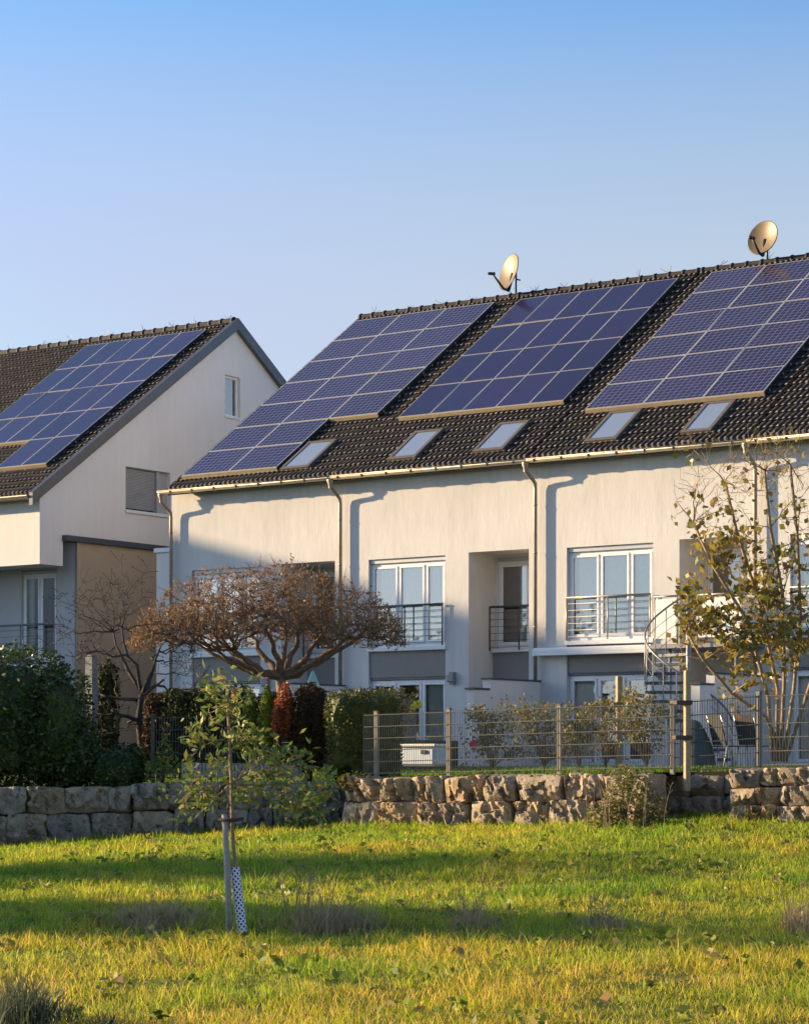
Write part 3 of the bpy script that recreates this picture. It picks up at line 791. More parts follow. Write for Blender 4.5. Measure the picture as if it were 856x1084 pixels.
# ------------------------------------------------------------------ detached house on the left
LZ = 60.4; LQ = Vector(((42-CX)/F*LZ, LZ, 0))
LS = 1.053
LQ = LQ*LS
lroot = empty('gabled_house', (LQ.x, LQ.y, E-.126), -TH, 'white gabled house with tan lower floors and a solar roof at the left edge', 'house')
lroot.scale = (LS, LS, LS)
LP = math.atan((12.40-6.80)/8.09); LYE, LZE = -.30, 6.80+.12; LRV = 8.09/math.cos(LP)
LW = -16.0
def gabled_house():
    yr = LYE+8.09; zr = LZE+LRV*math.sin(LP); yb = 2*yr-.0; tpl = math.tan(LP)
    zt = LZE+.3*tpl-.03
    mb = MB(); x = 0.0
    # gable above the ground floor with two openings (local y runs along the gable)
    SH = (3.25, 5.05, 6.70+.12, 7.88+.12); SW = (7.38, 8.05, 9.72+.12, 10.88+.12)
    zc = 5.72+.12
    def top(y): return zt + (y if y <= yr else 2*yr-y)*tpl
    ys = sorted([0, .85, SH[0], SH[1], SW[0], yr, SW[1], yb])
    for a, b in zip(ys[:-1], ys[1:]):
        lo = 5.17 if b <= .86 else zc
        segs = [(lo, None)]
        if a >= SH[0]-.01 and b <= SH[1]+.01: segs = [(lo, SH[2]), (SH[3], None)]
        if a >= SW[0]-.01 and b <= SW[1]+.01: segs = [(lo, SW[2]), (SW[3], None)]
        for (z0, z1) in segs:
            mb.add([(x, a, z0), (x, b, z0), (x, b, z1 or top(b)), (x, a, z1 or top(a))], [(0, 1, 2, 3)])
    for (a, b, c, d) in (SH, SW):
        dep = .20
        for (p, q) in (((a, c), (a, d)), ((b, c), (b, d)), ((a, d), (b, d)), ((a, c), (b, c))):
            mb.add([(x, p[0], p[1]), (x, q[0], q[1]), (x-dep, q[0], q[1]), (x-dep, p[0], p[1])], [(0, 1, 2, 3)])
    # front of the upper storey (projecting bay), its underside, step at the bay's rear
    mb.add([(LW, 0, 5.17), (0, 0, 5.17), (0, 0, zt), (LW, 0, zt)], [(0, 1, 2, 3)])
    mb.add([(LW, 0, 5.17), (0, 0, 5.17), (0, .85, 5.17), (LW, .85, 5.17)], [(3, 2, 1, 0)])
    mb.add([(LW, .85, 5.17), (0, .85, 5.17), (0, .85, zc), (LW, .85, zc)], [(3, 2, 1, 0)])
    mb.add([(LW, .85, zc), (0, .85, zc), (0, 1.4, zc), (LW, 1.4, zc)], [(3, 2, 1, 0)])
    mb.add([(LW, yb, 0), (0, yb, 0), (0, yb, zt), (LW, yb, zt)], [(0, 1, 2, 3)])
    mb.add([(LW, 0, 5.17), (LW, yb, 0), (LW, yb, zt), (LW, yr, top(yr)), (LW, 0, zt)], [(0, 1, 2, 3, 4)])
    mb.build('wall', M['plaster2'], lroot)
    # ground and first floor: grey front with the balcony door, tan side
    mb = MB(); wall_sheet(mb, LW, -.02, -.4, zc-.01, 1.32, [(-1.98, -.66, 2.72, 5.16, .14), (-4.6, -3.0, 2.72, 5.16, .14)])
    mb.build('front_wall', M['lightgrey'], lroot)
    mb = MB(); mb.box(-.30, .05, 1.335, 5.6, -.4, zc-.02); mb.box(-.30, -.05, 5.6, yb-.05, -.4, zc-.02); mb.build('side_wall', M['tan'], lroot)
    mb = MB(); mb.bbox(-.4, .16, .82, 5.75, zc-.018, zc+.13, .01); mb.build('canopy_cap', M['board'], lroot)
    mb = MB(); mb.box(LW+.1, -.4, 3.2, 3.3, 0, 5.7); mb.box(LW+.1, -.4, 1.5, 3.2, 2.5, 2.6); mb.box(LW+.1, -.4, 1.5, 3.2, 5.6, 5.69); mb.build('interior', M['room'], lroot)
    # balcony slab and rail
    mb = MB(); mb.bbox(LW, -.31, .88, 1.31, 2.50, 2.66, .01); mb.build('balcony_slab', M['lightgrey'], lroot)
    railing(lroot, [(LW, .93), (-.36, .93)], 2.66, 3.70, [(x_, .93) for x_ in (-.38, -1.6, -2.9, -4.2, -5.6)], 6, 'steel', .028)
    window(lroot, -1.97, -.67, 2.73, 5.15, 1.40, (.5,), [(.0, .2, 'curtain_w')], box=.08, name='balcony_door')
    window(lroot, -4.59, -3.01, 2.73, 5.15, 1.40, (.5,), [(.1, .9, 'curtain_w')], name='balcony_door')
    # gable windows: closed roller shutter and small window
    s = MB(); n = 26
    for i in range(n):
        z0 = SH[2]+.10+(SH[3]-SH[2]-.12)*i/n; z1 = z0+(SH[3]-SH[2]-.12)/n-.006
        s.add([(-.13, SH[0]+.06, z0), (-.105, SH[0]+.06, (z0+z1)/2), (-.13, SH[0]+.06, z1), (-.13, SH[1]-.5, z0), (-.105, SH[1]-.5, (z0+z1)/2), (-.13, SH[1]-.5, z1)], [(0, 3, 4, 1), (1, 4, 5, 2)])
    s.box(-.135, -.128, SH[0]+.05, SH[1]-.49, SH[2]+.09, SH[3]-.02)
    s.bbox(-.19, -.05, SH[0], SH[0]+.05, SH[2], SH[3], .006); s.bbox(-.19, -.05, SH[1]-.48, SH[1]-.40, SH[2], SH[3], .006)
    s.box(-.192, -.14, SH[1]-.40, SH[1]-.002, SH[2]+.002, SH[3]-.002)
    so = s.build('roller_shutter', M['shutter'], lroot)
    s = MB(); s.bbox(-.19, .05, SH[0]-.02, SH[1]+.02, SH[2]-.06, SH[2]+.03, .01); s.build('sill', M['sill'], lroot)
    s = MB(); a, b, c, d = SW
    s.bbox(-.17, -.10, a, a+.06, c, d, .006); s.bbox(-.17, -.10, b-.06, b, c, d, .006); s.bbox(-.17, -.10, a+.06, b-.06, c, c+.07, .006); s.bbox(-.17, -.10, a+.06, b-.06, d-.07, d, .006)
    wo = s.build('window', M['white'], lroot)
    s = MB(); s.add([(-.14, a+.05, c+.05), (-.14, b-.05, c+.05), (-.14, b-.05, d-.05), (-.14, a+.05, d-.05)], [(0, 1, 2, 3)]); s.build('pane', M['glass'], wo)
    s = MB(); s.box(-.60, -.20, a, b, c-.001, c+.001); s.box(-.60, -.55, a, b, c, d); s.build('reveal_box', M['room'], wo)
    s = MB(); s.bbox(-.15, .05, a-.03, b+.03, c-.05, c+.012, .008); s.build('sill', M['sill'], lroot)
    # roof, gutter, barge boards
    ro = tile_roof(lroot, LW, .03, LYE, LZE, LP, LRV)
    mb = MB()
    th = .30
    def bp(y, off, xx):      # along the slope
        v = (y-LYE)
        z = LZE + (v if y <= yr else 2*(yr-LYE)-v)*tpl
        return (xx, y, z+off)
    for (ya, yb_) in ((LYE-.12, yr), (yr, 2*yr+.1)):
        vs = [bp(ya, .12, .16), bp(yb_, .12, .16), bp(yb_, -.20, .16), bp(ya, -.20, .16), bp(ya, .12, .035), bp(yb_, .12, .035), bp(yb_, -.20, .035), bp(ya, -.20, .035)]
        mb.add(vs, [(0, 3, 2, 1), (4, 5, 6, 7), (0, 1, 5, 4), (3, 7, 6, 2), (0, 4, 7, 3), (1, 2, 6, 5)])
    mb.build('barge_board', M['board'], lroot)
    gb = MB(); gy, gzz, gr = LYE-.10, LZE-.02, .085; vs = []; n = 8
    for x_ in (LW, .0):
        for rr_ in (gr, gr-.012):
            for j in range(n+1):
                a = math.pi+math.pi*j/n; vs.append((x_, gy+math.cos(a)*rr_, gzz+math.sin(a)*rr_))
    m_ = n+1
    gb.add(vs, [(j, j+1, 2*m_+j+1, 2*m_+j) for j in range(n)] + [(m_+j, 3*m_+j, 3*m_+j+1, m_+j+1) for j in range(n)] + [(0, 2*m_, 3*m_, m_), (n, m_+n, 3*m_+n, 2*m_+n)], 0, True)
    gb.add([(.0, gy+math.cos(math.pi+math.pi*j/n)*gr, gzz+math.sin(math.pi+math.pi*j/n)*gr) for j in range(n+1)], [tuple(range(n+1))])
    gb.box(LW, -.0, LYE-.01, LYE+.02, LZE-.12, LZE-.01)
    gb.build('gutter', M['zinc'], lroot)
    cl = [(-5.09+.92*i, 2.95+1.56*j) for j in range(4) for i in range(5)] + [(-5.09+.92*i, 1.39) for i in (3, 4)]
    cl += [(-5.09-.92*i, 2.95+1.56*j) for i in (1, 2) for j in range(0)]
    solar_array(lroot, 0, LYE, LZE, LP, cl, .92, 1.56, 'B', 'plain violet blue solar array on the gabled house at the left edge', lift=.18)
gabled_house()

def balcony_pot(x, label, mt, r):
    p = Matrix.Translation(lroot.location) @ Matrix.Rotation(-TH, 4, 'Z') @ Vector((x*LS, 1.1*LS, 2.665*LS))
    root = empty('flower_pot', p, 0, label, 'flower pot')
    m = MB(); m.lathe([(.01, 0), (r*.75, 0), (r, .26), (r*1.06, .26), (r*1.06, .31), (r*.92, .31), (r*.9, .27), (.01, .26)], 18); m.build('pot', M[mt], root)
    P = [(random.gauss(0, r*.5), random.gauss(0, r*.5), .33+abs(random.gauss(0, .08))) for _ in range(60)]
    leaf_object('plant', P, .07, M['apple'], root)
balcony_pot(-2.02, 'pale blue flower pot on the left balcony, nearer the door', 'bluewhite', .17)
balcony_pot(-2.50, 'white flower pot on the left balcony at the photo edge', 'canvas', .15)

# ------------------------------------------------------------------ dishes
def dish(pos, r, az, el, mast, label):
    root = empty('satellite_dish', pos, 0, label, 'satellite dish', 'satellite dishes on the ridge')
    d = Vector((math.cos(az)*math.cos(el), math.sin(az)*math.cos(el), math.sin(el)))
    q = d.to_track_quat('Z', 'Y'); c = Vector((0, 0, mast)) + d*.12
    mt = Matrix.Translation(c) @ q.to_matrix().to_4x4()
    m = MB(); prof = [(.001, 0)]+[(r*i/8, .20*r*(i/8)**2*1.2) for i in range(1, 9)]
    m.lathe(prof, 40, mt); 
    m.lathe([(r, .24*r), (r+.014, .24*r-.004), (r+.012, .24*r-.02), (r, .24*r-.016)], 40, mt, 1)
    m.lathe([(a, b-.012) for a, b in prof], 40, mt, 1)
    m.build('reflector', [M['dish'], M['dark']], root)
    m = MB(); m.tube([(0, 0, -.1), (0, 0, mast+.1)], .025, 10)
    m.tube([(0, 0, mast), c], .035, 8); m.tube([(0, 0, mast-.12), (0.12, .05, mast-.14)], .02, 6)
    m.build('mast', M['dark'], root)
    low = mt @ Vector((0, 0, .05)); dn = Vector((0, 0, -1)) - d*Vector((0, 0, -1)).dot(d); dn.normalize()
    foot = c + dn*r*.98 + d*.2*r; feed = c + dn*r*.42 + d*r*1.15
    m = MB(); m.tube([foot - d*.12, foot + d*.05, feed], [.045, .035, .028], 8); m.tube([c-d*.02, foot-d*.1], .05, 8)
    m.build('feed_arm', M['dark'], root)
    m = MB(); ax = (c + dn*r*.1 - feed).normalized()
    m.tube([feed - ax*.02, feed + ax*.07], [.035, .05], 10); m.tube([feed - ax*.10, feed - ax*.02], [.04, .045], 10); m.tube([feed - ax*.13, feed-ax*.10], [.032, .032], 10)
    m.build('receiver', M['dark'], root)
yr_ = Y_EAVE+RV*CP; zr_ = 6.92+RV*SP
def ridge_u(px):
    # u at which the ridge passes the direction px
    x = (px-CX)/F; a = P0 + G*yr_
    return (x*a.y-a.x)/(D.x-x*D.y)
dish(H(ridge_u(546), yr_, zr_+.10), .50, R(205), R(14), .55, 'golden lit satellite dish on the ridge above the middle solar array')
dish(H(ridge_u(812), yr_, zr_+.10), .44, R(226), R(14), .50, 'beige satellite dish on the ridge above the right solar array')

# ------------------------------------------------------------------ terrace walls, awning, stair, balcony
def privacy_wall(u, label):
    root = empty('privacy_wall', H(u, -2.75, -.14), -TH, label, 'garden wall', 'party walls between the terraces')
    m = MB(); m.box(-.10, .10, .65, 2.74, -.1, 1.96); m.box(-.10, .10, 0, .649, -.1, 1.72); m.build('wall', M['plaster2'], root)
    m = MB(); m.bbox(-.13, .13, .60, 2.74, 1.962, 2.0, .006); m.bbox(-.13, .13, -.04, .599, 1.722, 1.765, .006); m.build('coping', M['board'], root)
privacy_wall(5.6, 'white party wall between the terraces, mostly behind the umbrella tree')
privacy_wall(11.2, 'white stepped party wall with dark coping below the narrow balcony door')
privacy_wall(16.8, 'white party wall behind the yellowing tree and the garden chairs')
aw = empty('awning', H(11.22, 0, 2.44), -TH, 'closed cream awning box under the wide window left of the spiral staircase', 'awning')
m = MB(); m.bbox(0, 3.15, -.27, -.02, 0, .15, .04); m.build('cassette', M['sill'], aw)
m = MB(); m.bbox(.02, 3.13, -.285, -.225, -.035, .03, .012); m.build('front_bar', M['sill'], aw)

b0 = HOUSES[2]
bl = empty('balcony', H(14.85, -1.0, 2.50), -TH, 'small steel balcony with white privacy panels at the top of the spiral staircase', 'balcony')
m = MB(); m.bbox(-.1, 2.15, 0, 2.05, -.06, .04, .01); m.build('platform', M['steel'], bl)
for (xa, xb) in ((.0, .52), (1.05, 2.08)):
    m = MB(); m.bbox(xa, xb, .03, .06, .16, 1.02, .004); m.build('privacy_panel', M['canvas'], bl)
m = MB(); m.bbox(2.07, 2.10, .08, 1.0, .16, 1.02, .004); m.build('privacy_panel', M['canvas'], bl)
m = MB(); m.tube([(-.05, .045, 1.08), (.55, .045, 1.08)], .022, 8); m.tube([(1.0, .045, 1.08), (2.1, .045, 1.08), (2.1, 1.0, 1.08)], .022, 8)
for x in (-.02, .54, 1.03, 2.1): m.tube([(x, .045, 0.0), (x, .045, 1.08)], .018, 6)
for x in (.3, 1.9): m.tube([(x, .15, -2.6), (x, .15, -.061)], .035, 8)
m.build('railing', M['steelw'], bl)

def spiral():
    c = H(16.11, -1.78, -.14)
    root = empty('spiral_staircase', c, -TH, 'galvanised spiral staircase up to the balcony, right of the wide window', 'staircase')
    m = MB(); m.tube([(0, 0, 0), (0, 0, 3.75)], .055, 12); m.build('column', M['steel'], root)
    n = 13; rise = 2.64/n; rad = .92; hr = []
    for i in range(n):
        z = 2.64 - rise*(i+1)+.0; a = R(150) + R(19)*i; da = R(13)
        t = MB(); vs = []
        for zz in (z-.06, z):
            for (rr_, aa) in ((.06, a-.5), (rad, a-da), (rad, a+da), (.06, a+.5)): vs.append((rr_*math.cos(aa), rr_*math.sin(aa), zz))
        t.add(vs, [(3, 2, 1, 0), (4, 5, 6, 7), (0, 1, 5, 4), (1, 2, 6, 5), (2, 3, 7, 6), (3, 0, 4, 7)])
        t.build('tread', M['treadsteel'], root)
    bb = MB(); rl = MB(); pts = []; p2 = []
    for i in range(-1, n+1):
        z = 2.64-rise*(i+1); a = R(150)+R(19)*i
        if 0 <= i < n: bb.tube([(rad*math.cos(a), rad*math.sin(a), z-.1), (rad*math.cos(a), rad*math.sin(a), z+1.0)], .012, 6)
    k = 60
    for j in range(k+1):
        w = -1+(n)*j/k; a = R(150)+R(19)*w; z = 2.64-rise*(w+1)+1.0
        pts.append((rad*math.cos(a), rad*math.sin(a), z))
    rl.tube(pts, .022, 8)
    for dz in (.25, .5, .75): rl.tube([(x, y, z-dz) for x, y, z in pts], .007, 5)
    bb.build('baluster', M['steelw'], root); rl.build('handrail', M['steel'], root)
spiral()

# ------------------------------------------------------------------ stone walls
def stone_mesh(w, h, d, seed):
    bm = bmesh.new(); bmesh.ops.create_cube(bm, size=2)
    bmesh.ops.subdivide_edges(bm, edges=bm.edges[:], cuts=19, use_grid_fill=True)
    sk = (random.uniform(-.06, .06), random.uniform(-.05, .05), random.uniform(-.05, .05), random.uniform(-.06, .06))
    cuts = []
    for _ in range(6):
        n_ = Vector((random.gauss(0, 1), -abs(random.gauss(.9, .5)), random.gauss(0, .9))).normalized()
        ext = abs(n_.x)*w/2+abs(n_.y)*d/2+abs(n_.z)*h/2
        cuts.append((n_, ext*random.uniform(.80, .96)))
    for v in bm.verts:
        p = v.co.copy(); p2 = p.copy()
        k = 13.0
        l = (abs(p.x)**k+abs(p.y)**k+abs(p.z)**k)**(1/k); p2 = p/l
        q = Vector((p2.x*w/2, p2.y*d/2, p2.z*h/2))
        q.x += sk[0]*p2.z*w*.5; q.z += sk[1]*p2.x*h
        n1 = noise.noise(q*2.2+Vector((seed*3.7, seed, 0))); n2 = noise.noise(q*7+Vector((seed, seed*2.1, 5))); n3 = noise.noise(q*17+Vector((seed, 2, seed*1.7)))
        sv = Vector((seed*1.3, 7, seed)); fr = noise.fractal(q*6+sv, .7, 2.1, 5)
        chip = 0.0
        for (sc_, am) in ((4.2, .075), (9.0, .028)):      # broken facets: every cell of the rock is its own tilted plane
            qs = Vector((q.x*sc_*1.25, q.y*sc_*.5, q.z*sc_*.8))+sv; vp = noise.voronoi(qs)[1][0]
            hv = noise.random_unit_vector() if False else Vector((noise.cell(vp*37.0), noise.cell(vp*53.0+sv), noise.cell(vp*71.0-sv)))
            chip += am*((hv.x-.5)*.8 + (qs-vp).x*(hv.y-.5)*1.6 + (qs-vp).z*(hv.z-.5)*1.6)
        q.y += (n1*.05 + fr*.014 + chip)*(1 if p2.y < .5 else .2)
        q.x += (n2*.02 + n1*.035)*abs(p2.x); q.z += (n2*.014 + n1*.025)*abs(p2.z)
        for (pn, pd) in cuts:
            e = q.dot(pn)-pd
            if e > 0: q -= pn*e*.92
        v.co = q
    me = bpy.data.meshes.new('stone'); bm.to_mesh(me); bm.free()
    me.polygons.foreach_set('use_smooth', [False]*len(me.polygons))
    return me
def stone_wall(pa, pb, tops, courses, mt, label, wr=(.38, .95)):
    """dry stacked blocks along the line pa-pb (their front face); tops = heights above the eye at both ends"""
    pa = Vector((pa[0], pa[1], 0)); pb = Vector((pb[0], pb[1], 0)); L = (pb-pa).length; dv = (pb-pa)/L
    root = empty('stone_wall', (pa.x, pa.y, gz(pa.x, pa.y)), math.atan2(dv.y, dv.x), label, 'stone wall', 'dry stone retaining walls along the meadow')
    z0 = root.location.z; bounds = {}
    for ci in range(courses):
        u = 0.0
        while u < L-.05:
            w = random.uniform(*wr)
            if L-u-w < .35: w = L-u
            um = u+w/2; q = pa+dv*um; top = tops[0]+(tops[1]-tops[0])*um/L; gnd = gh(q.x, q.y)-.04
            sp = [0]+[(i+ .12*noise.noise(Vector((um*.8, i*3, L))))/courses for i in range(1, courses)]+[1]
            a, b = gnd+(top-gnd)*sp[ci], gnd+(top-gnd)*sp[ci+1]
            hh = (b-a)*random.uniform(.97, 1.03); d = .55
            me = stone_mesh(w-.004, hh*1.0, d, random.random()*50); me.materials.append(M[mt])
            o = bpy.data.objects.new('stone', me); COL.objects.link(o); o.parent = root
            o.location = (um, d/2+random.uniform(-.03, .06)+.04*ci/courses, (a+b)/2+E-z0)
            o.rotation_euler = (random.uniform(-.04, .04), random.uniform(-.03, .03), random.uniform(-.06, .06))
            u += w
    # earth fill seen in the joints
    m = MB(); m.box(.05, L-.05, .26, .5, -.2, .55); m.build('earth_joint', M['earth'], root)
    return root
def hxy(u, t): v = H(u, t, 0); return (v.x, v.y)
YL = 42.75
stone_wall((-10.5, YL+.15), (-4.95, YL+.15), (-.52, -.46), 2, 'stonegrey', 'grey block wall at the left under the dark laurel hedge', (.42, .85))
stone_wall((-4.93, YL), (-.95, YL), (-.40, -.36), 2, 'stonegrey', 'grey block wall behind the staked sapling', (.42, .85))
stone_wall(hxy(15.25, -12.95), hxy(21.5, -12.95), (-.285, -.20), 2, 'stone', 'sunlit sandstone block wall carrying the long mesh fence')
stone_wall(hxy(20.8, -11.75), hxy(23.1, -11.75), (-.24, -.22), 2, 'stonegrey', 'shaded recessed stone wall below the garden chairs')
stone_wall(hxy(23.0, -13.15), hxy(27.5, -13.15), (-.12, -.06), 3, 'stone', 'sunlit three course stone wall at the right edge', (.35, .7))

# ------------------------------------------------------------------ fences
def mesh_fence(p, mt, label, z0, hgt, posts, rows=6, step=.05, postdown=.12):
    """double wire panels between posts; p: list of world xy along the base; z0 list of base heights above the eye"""
    a = Vector((p[0][0], p[0][1], z0[0]+E)); b = Vector((p[1][0], p[1][1], z0[1]+E))
    root = empty('mesh_fence', a, 0, label, 'fence', 'steel mesh fences along the gardens')
    L = (b-a).length; dirv = (b-a).normalized()
    pa = None
    ps = sorted(posts)
    for s in ps:
        q = dirv*s
        m = MB(); ang = math.atan2(dirv.y, dirv.x)
        mt_ = Matrix.Translation(q) @ Matrix.Rotation(ang, 4, 'Z')
        vs_ = [(x, y, z) for z in (-postdown, hgt+.06) for y in (-.03, .03) for x in (-.03, .03)]
        m.box(-.032, .032, -.032, .032, -postdown, hgt+.05, 0, mt_); m.box(-.038, .038, -.038, .038, hgt+.05, hgt+.075, 1, mt_)
        m.build('post', [M[mt], M['fencedark']], root)
    edges = [0.0]+[s for s in ps if .15 < s < L-.15]+[L]
    for e0, e1 in zip(edges[:-1], edges[1:]):
        m = MB(); off = Vector((dirv.y, -dirv.x, 0))*.05
        for r in range(rows):
            z = hgt*r/(rows-1)
            m.tube([dirv*(e0+.03)+off+Vector((0, 0, z)), dirv*(e1-.03)+off+Vector((0, 0, z))], .008, 4, smooth=False)
        n = int((e1-e0)/step)
        for i in range(n+1):
            q = dirv*(e0+.02+(e1-e0-.04)*i/n)+off*1.12
            m.tube([q+Vector((0, 0, -.02)), q+Vector((0, 0, hgt+.03))], .0052, 3, cap=False, smooth=False)
        m.build('mesh_panel', M[mt], root)
mesh_fence((hxy(15.35, -12.3), hxy(21.60, -12.3)), 'fence', 'long bronze lit mesh fence on top of the sandstone wall', (-.22, -.10), 1.03, (.26, 1.81, 4.05, 6.2))
mesh_fence((hxy(21.55, -12.25), hxy(23.27, -12.55)), 'fencedark', 'short dark mesh fence panel in front of the garden chairs', (-.16, -.08), 1.10, (1.70,))
mesh_fence((hxy(23.30, -12.55), hxy(27.4, -12.55)), 'fence', 'mesh fence at the right edge in front of the yellowing tree stems', (-.06, 0), 1.08, (2.2, 4.0))
mesh_fence(((-4.7, 43.7), (-1.78, 43.7)), 'fencedark', 'dark mesh fence in shade behind the staked sapling', (-.30, -.28), 1.10, (0.05, 1.45, 2.9), 6, .05)
pk = empty('picket_edging', (-4.1, 43.35, E-.30), 0, 'low grey picket edging on the wall behind the sapling', 'edging')
m = MB(); u = 0
while u < 2.2:
    m.bbox(u, u+.05, 0, .02, 0, .27+random.uniform(-.01, .01), .004); u += .066
m.build('pickets', M['woodgrey'], pk)
m = MB(); m.bbox(0, 2.2, .021, .04, .05, .09, .004); m.bbox(0, 2.2, .021, .04, .19, .23, .004); m.build('rail', M['woodgrey'], pk)

def wooden_post(px, ytop, ybot, Y, w, label, ties):
    b = at(px, ybot, Y); top = (ybot-ytop)/F*Y
    root = empty('wooden_post', b, R(20), label, 'post', 'wooden posts behind the fence')
    m = MB(); m.bbox(-w/2, w/2, -w/2, w/2, -.3, top, .008); m.build('shaft', M['wood'], root)
    for (yy, l, r_) in ties:
        z = (ybot-yy)/F*Y; m = MB(); m.bbox(-l, r_, -w/2-.03, w/2+.03, z-.035, z+.035, .01); m.build('tie', M['tie'], root)
wooden_post(655, 716, 815, 41.5, .10, 'wooden post with a dark tie in front of the terrace window', ((746, .14, .20),))
wooden_post(727, 710, 818, 38.0, .09, 'wooden post at the end of the long fence in front of the spiral stair', ((744, .22, .06), (781, .24, .06)))

# ------------------------------------------------------------------ garden furniture
def garden_chair(u, t, rz, label, h0=-.13):
    root = empty('garden_chair', H(u, t, h0), -TH+rz, label, 'chair', 'garden chairs on the terrace')
    m = MB(); m.bbox(-.25, .25, -.24, .24, .42, .445, .008); m.build('seat', M['mesh_black'], root)
    m = MB(); mt_ = Matrix.Translation((0, .23, .46)) @ Matrix.Rotation(R(-14), 4, 'X'); m.box(-.24, .24, -.012, .012, 0, .62, 0, mt_); m.build('backrest', M['mesh_black'], root)
    for sx in (-1, 1):
        for (y0, y1) in ((-.24, -.27), (.22, .32)):
            l = MB(); l.tube([(sx*.27, y1, 0), (sx*.27, y0, .44)], .014, 6); l.build('leg', M['alu'], root)
        a = MB(); a.tube([(sx*.27, -.25, .43), (sx*.27, -.24, .64), (sx*.27, .25, .66), (sx*.26, .38, 1.06)], .014, 6); a.build('armrest', M['alu'], root)
def fu(px, t):
    x = (px-CX)/F; a = P0+G*t
    return (x*a.y-a.x)/(D.x-x*D.y)
garden_chair(fu(772, -3.2), -3.2, R(150), 'black mesh garden chair with white frame, left of its pair on the terrace')
garden_chair(fu(800, -3.0), -3.0, R(165), 'black mesh garden chair half hidden by the fence post at the right')
cv = empty('covered_lounger', H(fu(741, -3.4), -3.4, -.13), -TH+R(20), 'folded garden furniture under a dark green cover beside the chairs', 'furniture cover')
m = MB(); vs = []; k = 9
for i, (z, w, d, ox) in enumerate(((0, .30, .34, 0), (.25, .29, .32, -.02), (.5, .26, .27, -.05), (.75, .21, .2, -.10), (.93, .15, .12, -.16), (.97, .07, .05, -.18))):
    for j in range(16):
        a = 2*math.pi*j/16; q = 1+.07*math.sin(3*a+z*5)+.05*noise.noise(Vector((a, z*3, 1)))
        ca, sa = math.cos(a), math.sin(a); e = .6
        vs.append((ox+w*math.copysign(abs(ca)**e, ca)*q, d*math.copysign(abs(sa)**e, sa)*q, z))
m.add(vs, [(i*16+j, i*16+(j+1) % 16, (i+1)*16+(j+1) % 16, (i+1)*16+j) for i in range(5) for j in range(16)]+[tuple(range(80, 96))], 0, True)
m.build('cover', M['greencover'], cv)
m = MB(); m.tube([(-.2, -.25, .02), (-.05, -.2, .3)], .012, 6); m.tube([(.2, -.25, .02), (.05, -.2, .3)], .012, 6); m.build('foot', M['alu'], cv)
tb = empty('storage_tub', at(449, 806, 46.5) + Vector((0, 0, -.12)), -TH, 'pale blue and white plastic tub behind the mesh fence on the left', 'tub')
m = MB(); m.bbox(-.42, .42, -.25, .25, .02, .40, .05); m.build('body', M['bluewhite'], tb)
m = MB(); m.bbox(-.45, .45, -.28, .28, .401, .46, .02); m.build('lid', M['canvas'], tb)
m = MB(); m.bbox(.10, .24, -.275, -.251, .26, .34, .01); m.build('latch', M['dark'], tb)
pr = empty('parasol', at(331, 812, 52.0), 0, 'folded mint green parasol behind the umbrella tree', 'parasol')
m = MB(); m.tube([(0, 0, -.1), (0, 0, 2.1)], .022, 8); m.build('pole', M['wood'], pr)
m = MB(); prof = [(.015, 2.12), (.05, 2.02), (.14, 1.75), (.18, 1.5), (.16, 1.2), (.10, .9)]; vs = []
for (r_, z) in prof:
    for j in range(24):
        a = 2*math.pi*j/24; rr_ = r_*(1+.22*math.cos(8*a)); vs.append((rr_*math.cos(a), rr_*math.sin(a), z))
m.add(vs, [(i*24+j, i*24+(j+1) % 24, (i+1)*24+(j+1) % 24, (i+1)*24+j) for i in range(5) for j in range(24)], 0, True); m.build('canopy', M['mint'], pr)
rb = empty('low_board_box', H(8.2, -5.0, -.16), -TH, 'low dark board box behind the mesh fence and the tub', 'planter')
m = MB()  # low block of dark boards with a dark top
for i in range(4): m.bbox(0, 3.4, 0, .04, .02+.15*i, .16+.15*i, .008)
m.bbox(0, .04, .041, 1.2, .02, .6, .008); m.bbox(3.36, 3.4, .041, 1.2, .02, .6, .008); m.build('boards', M['darkwood'], rb)
m = MB(); m.box(.05, 3.35, .045, 1.2, 0, .54); m.build('infill', M['darkwood'], rb)
gp = empty('granite_pillar', at(97, 800, 46.0), R(-30), 'grey speckled granite pillar beside the laurel hedge', 'pillar')
m = MB(); m.bbox(-.09, .09, -.09, .09, -.3, 1.92, .012); m.build('shaft', stonemat('speckled_granite', [(.12, .13, .14), (.25, .27, .29), (.34, .36, .38), (.45, .46, .48)]), gp)
m = MB(); m.bbox(-.07, .07, -.07, .07, 1.921, 1.96, .02); m.build('cap', M['stonegrey'], gp)

